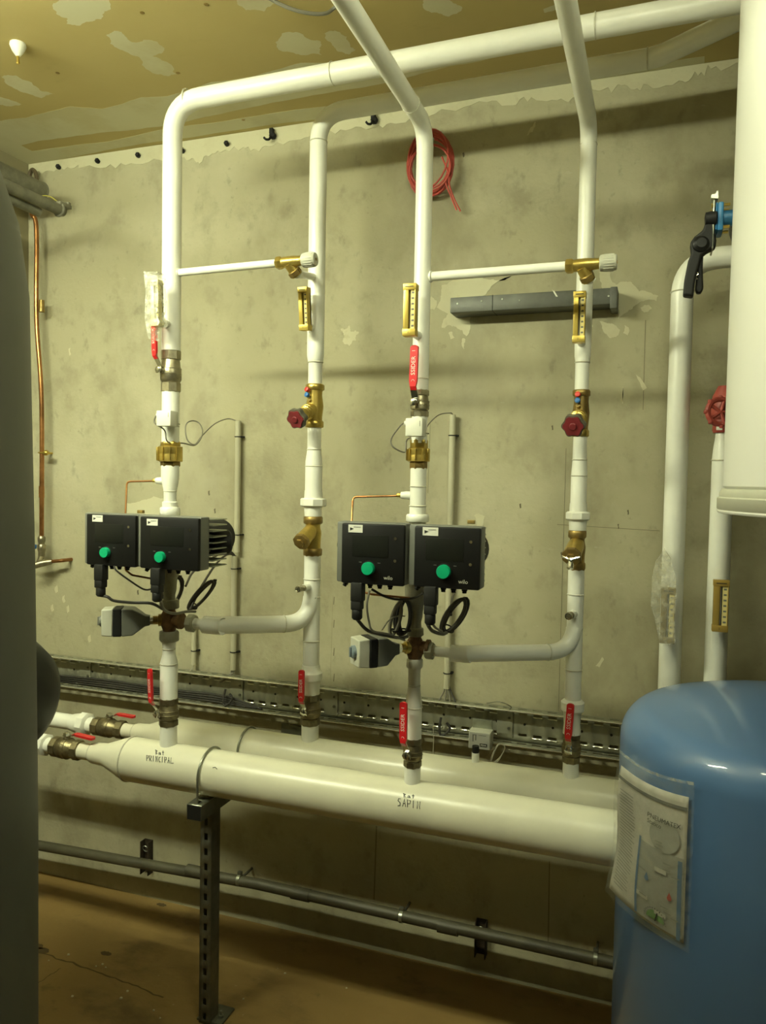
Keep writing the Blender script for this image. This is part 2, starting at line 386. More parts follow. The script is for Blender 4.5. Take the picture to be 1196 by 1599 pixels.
sect('A', [(1000, 24), (1012, 20), (1022, 21), (1034, 28), (1092, 28)], rA); ring('A', 1036, 28.6, rA); ring('A', 1013, 20.6, rA)
nut('A', 985, 1001, 32, rA, CASTG)
sect('A', [(1130, 27.5), (1170, 27.5)], rA)
# --- riser B
rB = riser['B'] = thing('riser_pipe', 'second white riser pipe from the left, turning into the rear run against the wall', 'pipe', pt('B', 1160), 'white riser pipes')
x, d = RX['B']; zt = P(600, 163, DR).z; rr = R('B', 300, 27)
xe = P(1040, 85, DR).x
path = fillet([(x, -d, Z('B', 545)), (x, -d, zt), (xe-.02, -d, zt+.012), (xe+.5, -d-.30, zt+.03)], [.075, .1], 10)
link('pipe_section', B().tube(path, rr, 28), WHITE, rB)
ring('B', 222, 27.5, rB)
link('weld_ring', B().torus((xe-.04, -d, zt+.012), (1, 0, .01), rr+.0005, .0015, 28, 6), WELD, rB)
sect('B', [(545, 27), (556, 26.5), (566, 23), (567, 22), (603, 22)], rB); ring('B', 566, 24, rB)
sect('B', [(665, 21.5), (702, 21.5), (722, 27), (726, 27), (766, 27)], rB); ring('B', 702, 22.5, rB); ring('B', 728, 27.6, rB)
sect('B', [(766, 28), (780, 29)], rB, 'pipe_collar'); nut('B', 778, 791, 41, rB); sect('B', [(790, 29), (806, 27)], rB, 'pipe_collar')
sect('B', [(866, 26), (1042, 25.5)], rB)
for py in (904, 932, 1000): ring('B', py, 27, rB)
sect('B', [(1038, 28), (1046, 29), (1050, 36), (1060, 36), (1064, 29), (1084, 28)], rB, 'union_fitting')
sect('B', [(1128, 27), (1168, 27)], rB)
# --- riser C : elbow towards the camera
rC = riser['C'] = thing('riser_pipe', 'third white riser pipe from the left, in front of the red cable coil', 'pipe', pt('C', 1232), 'white riser pipes')
x, d = RX['C']; zt = P(653, 172, .57).z; rr = R('C', 300, 26.3)
path = fillet([(x, -d, Z('C', 612)), (x, -d, zt), (x-.002, -1.95, zt+.015)], .06, 8)
link('pipe_section', B().tube(path, rr, 28), WHITE, rC)
ring('C', 218, 27, rC); ring('C', 592, 26, rC)
for yy in (.60, 1.02): link('weld_ring', B().torus((x, -yy, zt+.001), (0, 1, 0), rr+.0004, .0014, 28, 6), WELD, rC)
sect('C', [(645, 25), (692, 25)], rC)
sect('C', [(731, 25.5), (788, 25), (792, 26), (804, 26)], rC); ring('C', 760, 26, rC); ring('C', 790, 27, rC); nut('C', 803, 815, 36, rC)
nut('C', 1028, 1043, 26, rC); sect('C', [(1042, 20), (1068, 19), (1076, 20), (1098, 26), (1155, 26)], rC); ring('C', 1104, 26.5, rC); ring('C', 1070, 20, rC)
sect('C', [(1192, 25.5), (1238, 25.5)], rC)
# --- riser D
rD = riser['D'] = thing('riser_pipe', 'rightmost of the four white riser pipes, bending forward in front of the ceiling runs', 'pipe', pt('D', 1225), 'white riser pipes')
x, d = RX['D']; zt = P(916, 190, .33).z+.005; rr = R('D', 300, 26.5)
path = fillet([(x, -d, Z('D', 545)), (x, -d, zt), (x, -1.95, zt+.012)], .06, 8)
link('pipe_section', B().tube(path, rr, 28), WHITE, rD)
ring('D', 226, 27, rD)
sect('D', [(545, 26), (556, 25.5), (565, 22.5), (610, 22)], rD); ring('D', 566, 24, rD)
sect('D', [(678, 22), (718, 22.5), (740, 25.5), (790, 25.5)], rD); ring('D', 718, 23.5, rD); ring('D', 743, 26, rD)
sect('D', [(786, 27), (801, 28)], rD, 'pipe_collar'); nut('D', 799, 812, 40, rD); sect('D', [(811, 29), (828, 27)], rD, 'pipe_collar')
sect('D', [(888, 26), (1098, 25.5)], rD)
for py in (928, 981, 1045): ring('D', py, 26.8, rD)
sect('D', [(1092, 28), (1096, 37), (1108, 37), (1112, 29), (1130, 26), (1145, 29)], rD, 'union_fitting')
sect('D', [(1186, 25.5), (1230, 25.5)], rD)

# --- headers
HZ = .692; HR = .0575; HZR = .689; HRR = .055
def header(label, xl, d, zc, xr, r, r_small, base):
    t = thing('header_pipe', label, 'pipe', (xl, -d, zc), 'horizontal header pipes')
    prof = [(0, r_small), (.05, r_small), (.06, r_small*1.25), (.10, r_small*1.35), (.17, r*.97), (.185, r), (xr-xl, r)]
    link('pipe_body', B().lathe((xl, -d, zc), (1, 0, 0), prof, 48), WHITE2, t)
    for q, r_ in ((.052, r_small), (.18, r)): link('weld_ring', B().torus((xl+q, -d, zc), (1, 0, 0), r_+.0005, .0022, 40, 6), WELD, t)
    return t
xf = P(120, 1167, .49).x
hF = header('thick white front header pipe with two handwritten notes, running behind the blue tank', xf, .49, HZ, 1.2, HR, .0225, 0)
xrr = P(188, 1132, DR).x
hR = header('thick white rear header pipe behind the front one, close to the wall', xrr, DR, HZR, 1.2, HRR, .021, 0)

# handwriting on the front header, laid on the cylinder surface
def on_header(px, py, r=HR+.0006, d=.49, zc=HZ):
    v = ray(px, py); o = CAMP - V((0, -d, zc)); a = v.y**2+v.z**2; bb = 2*(o.y*v.y+o.z*v.z); c = o.y**2+o.z**2-r*r
    disc = max(bb*bb-4*a*c, 0); t = (-bb-math.sqrt(disc))/(2*a); return CAMP+v*t
def strokes(lst, ox, oy, sx, sy, slope, parent, name='handwriting'):
    b = B()
    for s in lst:
        pts = [on_header(ox+x*sx, oy+y*sy+x*sx*slope) for x, y in s]
        b.tube(pts, .0009, 5)
    link(name, b, INK, parent)
for px in ([(668, 470), (674, 462), (682, 470), (678, 484), (670, 482)], [(700, 520), (706, 518), (710, 527), (704, 530)], [(722, 528), (727, 530), (725, 545), (721, 540)], [(1000, 480), (1012, 476), (1018, 482), (1006, 488)],
           [(975, 508), (982, 512), (980, 524), (973, 520)], [(915, 500), (922, 498), (926, 510), (918, 514)], [(560, 905), (580, 903), (583, 909), (566, 911)]): wall_patch(px, it=3)
def floor_line(x0, y0, x1, y1, w, M, nm):
    a, c = PZ(x0, y0, 0), PZ(x1, y1, 0); n = 14; dd = (c-a); nn = V((-dd.y, dd.x, 0)).normalized()*w/2; L, R_ = [], []
    for i in range(n+1):
        p = a+dd*i/n+nn*random.uniform(-1.5, 1.5); L.append(p+nn*random.uniform(.5, 1.3)+V((0, 0, .0006))); R_.append(p-nn*random.uniform(.5, 1.3)+V((0, 0, .0006)))
    link(nm, B().add(L+R_, [(i, i+1, n+2+i, n+1+i) for i in range(n)]), M, floor)
CRK = mat('floor_crack', (.10, .068, .026), .9)
floor_line(50, 1484, 160, 1520, .006, CRK, 'slab_crack'); floor_line(160, 1520, 255, 1558, .005, CRK, 'slab_crack'); floor_line(52, 1540, 95, 1512, .003, CRK, 'slab_crack')
SPK = mat('plaster_speck', (.50, .46, .30), .9)
for x, y, q in ((107, 1491, .009), (160, 1506, .008), (150, 1509, .006), (165, 1511, .006), (199, 1548, .008), (189, 1559, .009), (113, 1556, .008), (240, 1578, .007), (445, 1520, .007), (541, 1543, .006), (132, 1271, .0), (250, 1590, .006), (380, 1560, .006), (76, 1500, .005)):
    if q: c_ = PZ(x, y, 0); link('plaster_speck', B().lathe((c_.x, c_.y, 0), (.2, .1, 1), [(-.001, q*.5), (q*.25, q*.45), (q*.4, q*.2)], 6, x), SPK, floor)
for x, y, w_ in ((166, 1489, .012), (252, 1413, .012), (54, 1478, .02), (66, 1484, .016)):
    c_ = PZ(x, y, 0); link('floor_chip', B().prism(ragged([(c_.x+w_*math.cos(a)*1.6, c_.y+w_*math.sin(a)*.8) for a in [i*PI/4 for i in range(8)]], .15, 2), (0, 0, .0004), (1, 0, 0), (0, 1, 0), (0, 0, .0004)), CRK, floor)
LET = {'P': [[(0, 1), (0, 0), (.6, .1), (.5, .5), (0, .55)]], 'R': [[(0, 1), (0, 0), (.6, .1), (.5, .45), (0, .5), (.6, 1)]], 'I': [[(.2, 0), (.15, 1)]],
       'N': [[(0, 1), (.05, 0), (.55, 1), (.6, 0)]], 'C': [[(.6, .1), (.2, .15), (0, .6), (.2, 1), (.6, .9)]], 'A': [[(0, 1), (.35, 0), (.6, 1)], [(.1, .6), (.5, .6)]],
       'L': [[(.1, 0), (0, 1), (.9, .95)]], 'S': [[(.6, .05), (.2, .05), (.05, .35), (.5, .6), (.45, .95), (0, 1)]],
       'B': [[(.1, 0), (.1, 1), (.5, .8), (.15, .5), (.5, .2), (-.1, .0)]], 'a': [[(.5, .5), (.1, .5), (0, .9), (.4, .9), (.5, .5), (.6, 1)]], 't': [[(.3, 0), (.3, 1)], [(0, .4), (.6, .35)]]}
def word(w, ox, oy, adv, sy, slope, parent):
    L = []
    for i, ch in enumerate(w):
        for s in LET[ch]: L.append([(i*adv+x*adv, y) for x, y in s])
    strokes(L, ox, oy, 1, sy, slope, parent)
word('PRINCIPAL', 229, 1179, 4.7, 9, .10, hF); word('Bat', 243, 1171, 5, 7, .1, hF)
word('SAPIN', 621, 1246, 7.6, 12, .16, hF); word('Bat', 630, 1239, 6.5, 6, .1, hF)
strokes([[(0, 0), (4, -1), (7, 2)]], 332, 1199, 1, 1, 0, hF, 'pen_mark')

# --- mixing pipes from the three-way valves up into risers B and D
def mixing(k, k2, pyc, px0, px1, pyup, label, w):
    x0 = P(px0, pyc, RX[k][1]).x; z = Z(k, pyc+2); d1, d2 = RX[k][1], RX[k2][1]; x2 = RX[k2][0]; r = R(k2, pyup, w)
    t = thing('mixing_pipe', label, 'pipe', (x0, -d1, z), 'mixing pipes')
    xa = P(px1, pyc, d1).x
    mid = V((x2-.0, -d2-.012, z-.012))
    path = fillet([(x0, -d1, z), (xa, -d1, z-.001), mid, (x2, -d2-.004, Z(k2, pyup))], [.05, .075], 10)
    L = len(path); rs = []
    for p in path:
        u = (p.x-x0)
        rs.append(r*.62 if u < .045 else (r*.62+(r-r*.62)*min(1, (u-.045)/.045)))
    pth = [path[0], V((x0+.03, -d1, z)), V((x0+.046, -d1, z)), V((x0+.085, -d1, z-.001))] + path[1:]
    rs = [r*.62, r*.62, r*.66, r*.98] + [r]*(L-1)
    link('pipe_section', B().tube(pth, rs, 28), WHITE, t)
    link('union_nut', B().lathe((x0-.018, -d1, z), (1, 0, 0), [(0, r*.85), (.003, r*1.05), (.018, r*1.05), (.021, r*.9)], 8), CASTG, t)
    link('weld_ring', B().torus(path[max(2, L-12)], (path[L-11]-path[L-13]), r+.0005, .0015, 28, 6), WELD, t)
    return z
mixing('A', 'B', 968, 303, 330, 934, 'white mixing pipe from the left three-way valve to the second riser', 26)
mixing('C', 'D', 1012, 676, 716, 984, 'white mixing pipe from the right three-way valve to the rightmost riser', 25.5)

# --- bypass pipes with overflow valves
def bypass(k, k2, py0, pxv, pyv, lab1, lab2):
    x0, d0 = RX[k]; x2, d2 = RX[k2]; z = Z(k, py0); r = .0095 if k == 'A' else .0105
    pv = P(pxv, pyv, d0+.005)
    t = thing('bypass_pipe', lab1, 'pipe', (x0, -d0, z), 'thin bypass pipes')
    link('pipe_section', B().tube([(x0+.012, -d0, z), (pv.x-.014, pv.y, pv.z)], r, 20), WHITE, t)
    link('weld_ring', B().torus((x0+R(k, py0, 26)+.001, -d0, z), (1, 0, 0), r, .003, 20, 6), WHITE, t)
    # stub back to the second riser
    s0 = pv + V((.028, .02, -.024)); s1 = V((x2-.004, -d2-.012, Z(k2, 434)))
    link('pipe_section', B().tube([s0, s1], r*.98, 20), WHITE, t)
    link('pipe_collar', B().tube([s0-(s1-s0)*.05, s0+(s1-s0)*.12], r*1.25, 6), WHITE, t)
    v = thing('overflow_valve', lab2, 'valve', pv, 'brass overflow valves')
    a = V((1, 0, (z-z)+.02)).normalized()
    link('hex_end', B().lathe(pv-a*.02, a, [(0, .013), (.003, .0155), (.014, .0155), (.017, .013)], 6), BRASS, v)
    link('body', B().lathe(pv-a*.004, a, [(0, .0125), (.01, .0135), (.03, .0135), (.042, .012), (.05, .0115), (.056, .0115)], 24)
         .lathe(pv+V((.014, -.002, -.004)), (s0-pv-V((.014, 0, 0))), [(0, .0125), (.02, .0135), (.026, .0145), (.034, .0145)], 20), BRASS, v)
    link('outlet_nut', B().lathe(pv+V((.0215, .008, -.0175)), (s0-pv-V((.014, 0, 0))), [(0, .014), (.002, .0165), (.012, .0165), (.014, .014)], 6), BRASSD, v)
    kb = B().lathe(pv+a*.05, a, [(0, .014), (.002, .0165), (.006, .0172), (.032, .0165), (.035, .015)], 40)
    kn = link('adjusting_knob', kb, LGREY, v)
    gr = B()
    for i in range(20):
        an = 2*PI*i/20; c = pv+a*.069+V((0, math.cos(an), math.sin(an)))*.0172; gr.box(c, (.02, .0012, .0012))
    link('grip_rib', gr, LGREY, kn)
    link('screw', B().lathe(pv+a*.0855, a, [(0, .0035), (.001, .0035)], 12), BRASSD, kn)
bypass('A', 'B', 427, 443, 410, 'thin white bypass pipe between the two left risers', 'brass overflow valve with a grey knob, beside the second riser')
bypass('C', 'D', 433, 898, 415, 'thin white bypass pipe between the two right risers', 'brass overflow valve with a grey knob, in front of the rightmost riser')

# ================================================================== VALVES
def ball_valve(c, axis, r, L, stem, lever, label, M=NICKEL, ll=.097, lw=.0165, rise=.028, txt=True, sr=None, group='red-levered ball valves', tilt=0):
    c = V(c); a = V(axis).normalized(); s = V(stem).normalized(); s = (s-a*s.dot(a)).normalized(); l = V(lever).normalized()
    t = thing('ball_valve', label, 'valve', c, group)
    h = L/2
    link('body', B().lathe(c, a, [(-h*.62, r*.93), (-h*.5, r*1.08), (-h*.42, r*1.2), (h*.12, r*1.2), (h*.2, r*1.1), (h*.5, r*1.02), (h*.62, r*.93)], 32)
         .lathe(c, s, [(0, r*.5), (r*1.28, r*.42), (r*1.4, r*.36)], 16), M, t)
    for q in (-1, 1):
        link('end_nut', B().lathe(c+a*(q*h*.78 - h*.24), a, [(0, r*1.02), (.002, r*1.15), (h*.48-.002, r*1.15), (h*.48, r*1.02)], 8, PI/8), M, t)
    link('thread_band', B().torus(c-a*h*.15, a, r*1.19, .0012, 32, 6).torus(c+a*h*.12, a, r*1.19, .0012, 32, 6), M, t)
    top = c+s*r*1.42
    link('stem', B().lathe(top-s*.004, s, [(0, .0045), (.012, .0045)], 12).lathe(top+s*.003, s, [(0, .0085), (.001, .0095), (.007, .0095), (.008, .008)], 6), CHROME, t)
    w = l.cross(s).normalized()
    # steel arm: flat strip going outward then along the lever
    p0 = top+s*.003; p1 = p0+l*.012; p2 = p1+l*.022+s*rise*.6; p3 = p2+l*.02
    arm = B()
    pts = [p0-l*.008, p1, p2, p3]; vs = []
    for i, p in enumerate(pts):
        ww = w*(lw*.42 if i else lw*.5)
        vs += [p-ww-s*.001, p+ww-s*.001, p+ww+s*.001, p-ww+s*.001]
    fs = [(0, 1, 2, 3), (15, 14, 13, 12)]
    for i in range(3):
        for k in range(4): fs.append((i*4+k, i*4+(k+1) % 4, i*4+4+(k+1) % 4, i*4+4+k))
    arm.add(vs, fs); link('handle_arm', arm, CHROME, t)
    q0 = p1+l*.014+s*rise*.35
    sl = B(); n = 8; hw = lw/2; Ls = ll-.02
    l2 = (l + s*tilt).normalized(); s2 = w.cross(l2); s2 = s2 if s2.dot(s) > 0 else -s2
    o = p2 - s2*.003
    poly = [(0, -hw*.75), (.012, -hw), (Ls-hw*.6, -hw)] + [(Ls-hw*.6+hw*.6*math.cos(x), hw*math.sin(x)) for x in [-PI/2+PI*i/8 for i in range(1, 8)]] + [(Ls-hw*.6, hw), (.012, hw), (0, hw*.75)]
    sl.prism(poly, o, l2, w, s2*.006)
    sl.add([q0-w*hw*.75-s*.002, q0+w*hw*.75-s*.002, q0+w*hw*.75+s*.003, q0-w*hw*.75+s*.003, o-w*hw*.75, o+w*hw*.75, o+w*hw*.75+s2*.006, o-w*hw*.75+s2*.006],
           [(0, 1, 2, 3), (4, 5, 6, 7), (0, 1, 5, 4), (1, 2, 6, 5), (2, 3, 7, 6), (3, 0, 4, 7)])
    sle = link('handle_sleeve', sl, RED, t); sle['label'] = 'red vinyl sleeve of the lever'
    if txt:
        ex = l2; ey = s2.cross(l2)
        link('lettering', B().text('SSIDER', lw*.74, o+l2*(Ls*.50), ex, ey, s2*.0064).text('I', lw*.6, o+l2*(Ls*.86), ex, ey, s2*.0064)
             .torus(o+l2*(Ls*.12)+s2*.0062, s2, lw*.2, .0005, 12, 4, 0, PI), PAPERW, sle)
    return t
def bv(k, py, py0, py1, w, stem, lever, label, M=NICKEL, **kw):
    c = pt(k, py); L = Z(k, py0)-Z(k, py1); r = R(k, py, w); return ball_valve(c, (0, 0, 1), r, L, stem, lever, label, M, **kw)
UPV = (0, 0, 1)
bv('A', 580, 548, 612, 28, (-.35, -1, 0), (-.03, 0, 1), 'ball valve with an upright red lever, high on the far-left riser', lw=.0175, ll=.118, rise=.022)
bv('C', 630, 609, 651, 25, (-.12, -1, 0), (.02, 0, 1), 'ball valve with an upright red lever, above the white sensor box on the third riser', lw=.019, ll=.112, rise=.02)
bv('A', 1111, 1090, 1133, 27, (-.40, -1, 0), (-.05, 0, 1), 'ball valve with an upright red lever, at the foot of the far-left riser', NICKEL2, lw=.0165, ll=.108)
bv('B', 1107, 1082, 1130, 27, (-.05, -1, 0), (0, 0, 1), 'ball valve with an upright red lever, at the foot of the second riser', NICKEL2, lw=.0165, ll=.105, txt=True)
bv('C', 1174, 1150, 1195, 25, (-.20, -1, 0), (-.01, 0, 1), 'ball valve with an upright red lever, at the foot of the third riser', NICKEL2, lw=.0180, ll=.115)
bv('D', 1166, 1142, 1190, 25, (-.12, -1, 0), (.05, 0, 1), 'ball valve with an upright red lever, at the foot of the rightmost riser', NICKEL2, lw=.0175, ll=.105)
xa, xb = P(86, 1162, .49).x, P(124, 1168, .49).x
ball_valve(((xa+xb)/2, -.49, HZ), (1, 0, 0), .024, xb-xa+.01, (0, -.05, 1), (1, -.12, -.02), 'brass ball valve with a flat red lever, at the left end of the front header', NICKEL2, txt=False, ll=.09, lw=.016, rise=.016)
xa2, xb2 = P(150, 1128, DR).x, P(192, 1134, DR).x
ball_valve(((xa2+xb2)/2, -DR, HZR), (1, 0, 0), .0235, xb2-xa2+.01, (0, -.02, 1), (1, -.12, .02), 'brass ball valve with a flat red lever, at the left end of the rear header', NICKEL2, txt=False, ll=.088, lw=.015, rise=.018)
t = thing('inlet_pipe', 'short white pipe with a union nut at the left of the front header valve', 'pipe', (xa-.02, -.49, HZ), 'white inlet pipes')
link('pipe_section', B().tube([(-1.98, -.49, HZ+.005), (xa-.004, -.49, HZ)], .021, 24), WHITE, t)
link('union_nut', B().lathe((xa-.052, -.49, HZ), (1, 0, 0), [(0, .025), (.003, .031), (.024, .031), (.027, .025)], 8), WHITE, t)
t = thing('inlet_pipe', 'white pipe with a union nut at the left of the rear header valve', 'pipe', (xa2-.02, -DR, HZ), 'white inlet pipes')
link('pipe_section', B().tube([(-2.02, -DR, HZR), (xa2-.004, -DR, HZR)], .0235, 24), WHITE, t)
link('union_nut', B().lathe((xa2-.055, -DR, HZR), (1, 0, 0), [(0, .026), (.003, .036), (.024, .036), (.03, .027)], 8), WHITE, t)
link('pipe_collar', B().lathe((xa2-.085, -DR, HZR), (1, 0, 0), [(0, .026), (.02, .030), (.03, .030)], 24), WHITE, t)

# brass check valves
def check(k, y0, y1, y2, y3, w, W_, label):
    t = thing('check_valve', label, 'valve', pt(k, y3), 'brass check valves')
    x, d = RX[k]
    link('body', vlathe(k, [(y1-1, W_*.93), (y1, W_), ((y1+y2)/2-1, W_), ((y1+y2)/2, W_*.985), ((y1+y2)/2+1, W_), (y2, W_), (y2+1, W_*.93)], 32), BRASS, t)
    nut(k, y0, y1, w, t, BRASS, 'hex_end', 6); nut(k, y2, y3, w, t, BRASSD, 'hex_end', 6)
    zc = (Z(k, y1)+Z(k, y2))/2; h = Z(k, y1)-Z(k, y2)
    rb = B()
    for an in (-2.6, -2.1, -1.55, -1.0, -.5): rb.box((x+math.cos(an)*R(k, y1, W_), -d+math.sin(an)*R(k, y1, W_), zc), (.009, .0012, h*.94), .0004, Matrix.Rotation(an, 3, 'Z'))
    link('grip_rib', rb, BRASS, t)
check('A', 689, 698, 720, 729, 32, 39, 'brass check valve on the far-left riser under the white sensor box')
check('C', 686, 701, 720, 733, 28, 35, 'brass check valve on the third riser under the white sensor box')

# balancing valves with handwheel
def balancing(k, y0, y1, yw, label):
    t = thing('balancing_valve', label, 'valve', pt(k, y1), 'brass balancing valves')
    x, d = RX[k]; w = 25
    link('body', vlathe(k, [(y0+8, w*.95), (y0+18, w*.92), ((y0+y1)/2, w*1.1), (y1-16, w*.95), (y1-8, w*.95)], 28), BRASSD if k == 'D' else BRASS, t)
    nut(k, y0, y0+10, w*1.18, t, BRASSD if k == 'D' else BRASS, 'hex_end', 8); nut(k, y1-11, y1, w*1.15, t, BRASS, 'hex_end', 8)
    wz = P(*( (470, yw) if k == 'B' else (900, yw)), d+.09).z
    c0 = V((x, -d, Z(k, (y0+y1)/2+2))); c1 = V((x-(.012 if k == 'B' else .008), -d-.088, wz)); a = (c1-c0).normalized(); Ln = (c1-c0).length
    link('bonnet', B().lathe(c0, a, [(0, .016), (Ln*.35, .0175), (Ln*.36, .0195), (Ln*.48, .0195), (Ln*.5, .017), (Ln*.62, .016), (Ln*.8, .012)], 24)
         .torus(c0+a*Ln*.4, a, .0195, .0015).torus(c0+a*Ln*.56, a, .017, .0015), BRASS, t)
    # lobed handwheel
    X, Y, A = frame(a); hb = B(); ring_ = []
    for i in range(48):
        an = 2*PI*i/48; rr_ = .0255+.0022*math.cos(an*6); ring_.append((rr_*math.cos(an), rr_*math.sin(an)))
    hb.prism(ring_, c1-a*.014, X, Y, a*.016); wh = link('handwheel', hb, mat('wheel_grey', (.13, .12, .085), .55, var=.4, scale=60), t)
    link('wheel_face', B().prism([(p[0]*.86, p[1]*.86) for p in ring_], c1+a*.0015, X, Y, a*.004).lathe(c1, a, [(0, .009), (.0075, .0085), (.009, .007)], 20), REDD, wh)
    for dz, M, nm in ((.022, mat('red_cap', (.6, .04, .03), .4), 'red_cap'), (.008, BLUEP, 'blue_cap')):
        o = V((x-.004, -d-.012, Z(k, y0+16)+dz-.016)); dr = V((-.35 if k == 'B' else -.1, -1, .25)).normalized()
        link('test_point', B().lathe(o, dr, [(0, .004), (.014, .004)], 10), BRASS, t)
        link(nm, B().lathe(o+dr*.013, dr, [(0, .006), (.002, .0068), (.009, .0065), (.010, .005)], 12), M, t)
    link('drain_cock', B().lathe((x-.002, -d-.012, Z(k, y0+30)), (-.2, -1, .5), [(0, .005), (.016, .005)], 10), BRASSD, t)
balancing('B', 600, 668, 654, 'brass balancing valve with a lobed dark red handwheel on the second riser')
balancing('D', 609, 682, 665, 'brass balancing valve with a lobed dark red handwheel on the rightmost riser')

# Y strainers
def strainer(k, y0, y1, label, drain):
    t = thing('strainer_valve', label, 'valve', pt(k, y1), 'brass strainers')
    x, d = RX[k]; w = 27
    nut(k, y0, y0+12, w*1.12, t, BRASSD, 'hex_end', 8)
    link('body', vlathe(k, [(y0+8, w*.9), (y0+16, w*.85), (y0+26, w*1.0), (y1-24, w*.92), (y1-10, w*.9)], 28), BRASS if k == 'B' else BRASSD, t)
    nut(k, y1-12, y1, w*1.1, t, BRASSD, 'hex_end', 8)
    c0 = V((x, -d+.004, Z(k, y0+18))); c1 = V((x-.006, -d-.052, Z(k, y1-26))); a = (c1-c0).normalized(); L = (c1-c0).length
    link('screen_leg', B().lathe(c0, a, [(0, .0165), (L*.4, .020), (L*.75, .0205), (L, .0215)], 28), BRASS, t)
    cp = link('screen_cap', B().lathe(c1, a, [(0, .0225), (.002, .0235), (.010, .0235), (.012, .020)], 8, PI/8).lathe(c1+a*.011, a, [(0, .0125), (.006, .0115)], 6), BRASSD, t)
    if drain:
        o = c1+a*.014
        link('drain_tap', B().lathe(o, (0, -.6, -1), [(0, .006), (.014, .006), (.015, .008), (.026, .008), (.027, .005)], 10), CHROME, cp)
        link('tap_wing', B().tube([o+V((-.020, -.008, .004)), o+V((-.007, -.010, .000)), o+V((0, -.012, -.003)), o+V((.007, -.010, 0)), o+V((.020, -.008, .004))], [.0026, .003, .005, .003, .0026], 8), CHROME, cp)
strainer('B', 806, 868, 'brass strainer with its screen leg pointing forward on the second riser', False)
strainer('D', 828, 890, 'brass strainer with a small drain tap on the rightmost riser', True)

# small drain cocks on risers B and D
for k, py, px_, lab in (('B', 917, 466, 'small nickel drain cock on a stub of the second riser'), ('D', 960, 888, 'small nickel drain cock on a stub of the rightmost riser')):
    x, d = RX[k]; c = V((x, -d, Z(k, py-2))); e = P(px_, py+(3 if k == 'B' else 2), d+.068)
    t = thing('drain_cock', lab, 'valve', c, 'small drain cocks')
    link('stub', B().tube([c, c.lerp(e, .62)], [.0105, .0095], 16), WHITE, t)
    a = (e-c).normalized()
    link('cock_body', B().lathe(c.lerp(e, .55), a, [(0, .006), (.004, .0085), (.012, .0085), (.014, .0065), (.026, .0065), (.027, .009), (.034, .009)], 12), NICKEL, t)
    link('outlet', B().torus(c.lerp(e, .55)+a*.034, a, .0065, .0022, 16, 6).lathe(c.lerp(e, .55)+a*.032, a, [(0, .004), (.003, .004)], 6), CHROME, t)

# ================================================================== THERMOMETERS
def thermo(cx, cy, ty, d, label, w=.027, dep=.022, tilt=0, stub_from=None, M=GOLD, shade=False, rotz=0):
    """cx,cy = px of the bottom centre, ty = py of the top; d = distance of front face from wall"""
    bt = P(cx, cy, d); h = zr(bt.x, d, ty)-bt.z
    t = thing('thermometer', label, 'thermometer', bt, 'gold angle thermometers')
    Rm = Matrix.Rotation(rotz, 3, 'Z') @ Matrix.Rotation(tilt, 3, 'X')
    def bx(c, s, bev=0): return B().box(bt + Rm @ V(c), s, bev, Rm)
    link('back_plate', bx((0, dep*.85, h/2), (w, dep*.25, h)), mat('dark_groove', (.10, .075, .02), .6), t)
    for sx in (-1, 1):
        wd_ = w*.42 if sx < 0 else w*.07
        link('side_rail', bx((sx*(w/2-wd_/2), dep*.5, h/2), (wd_, dep, h*.98), .0006), M, t)
    link('end_cap', bx((0, dep*.48, h-.006), (w*1.08, dep*1.04, .014), .0008), M, t)
    link('end_cap', bx((0, dep*.48, .006), (w*1.08, dep*1.04, .015), .0008), M, t)
    sc = link('scale_plate', bx((w*.27, dep*.16, h*.5), (w*.36, .0012, h*.82)), SCALE, t)
    mk = B()
    n = 7
    for i in range(n): mk.box(bt+Rm @ V((w*.27, dep*.16-.0008, h*(.18+.65*i/(n-1)))), (w*.20, .0005, h*.034), 0, Rm)
    link('scale_mark', mk, PRINTG, sc)
    link('glass_tube', B().tube([bt+Rm @ V((.0, dep*.4, .014)), bt+Rm @ V((.0, dep*.4, h*.92))], .0013, 8), GLASSY, t)
    link('cap_print', B().text('I', .008, bt+Rm @ V((-w*.05, -dep*.045, .006)), Rm @ V((1, 0, 0)), Rm @ V((0, 0, 1)), V((0, 0, 0))).box(bt+Rm @ V((0, -dep*.04-.0002, h-.006)), (w*.7, .0003, .002), 0, Rm), INK, t)
    if stub_from:
        s = V(stub_from); e = bt+Rm @ V((0, dep*.8, .010)); a = (s-e)
        link('well_nut', B().lathe(e, a, [(0, .009), (.002, .0115), (.010, .0115), (.012, .009)], 6), M, t)
        link('immersion_well', B().tube([e+a*.18, s], [.0085, .0105], 14), WHITE, t)
    return t, bt, h
def rp(k, py): x, d = RX[k]; return V((x, -d, Z(k, py)))
thermo(474, 515, 450, .36, 'slim gold thermometer leaning left beside the second riser', .024, .026, -.10*-1.2, rp('B', 514))
thermo(638, 523, 443, .565, 'gold thermometer upright beside the third riser, above a red lever', .0275, .022, 0, rp('C', 527))
thermo(903, 533, 455, .36, 'gold thermometer on the rightmost riser in front of the grey wall channel', .026, .022, 0, rp('D', 540))
tA, btA, hA = thermo(242, 508, 438, .57, 'thermometer wrapped in clear film beside the far-left riser', .022, .022, .05, rp('A', 508), M=mat('faded_gold', (.62, .55, .28), .5, .3))
fl = B()
pts = []
for i, (px, py) in enumerate([(226, 424), (246, 424), (247, 470), (246, 490), (250, 503), (246, 508), (238, 510), (236, 530), (231, 528), (228, 500), (227, 470)]): pts.append(P(px, py, .585+.003*(i % 3)))
c1 = [(p.x-btA.x, p.z-btA.z) for p in pts]
fl.prism(ragged(c1, .05, 2), (btA.x, -.590, btA.z), (1, 0, 0), (0, 0, 1), (0, .034, 0))
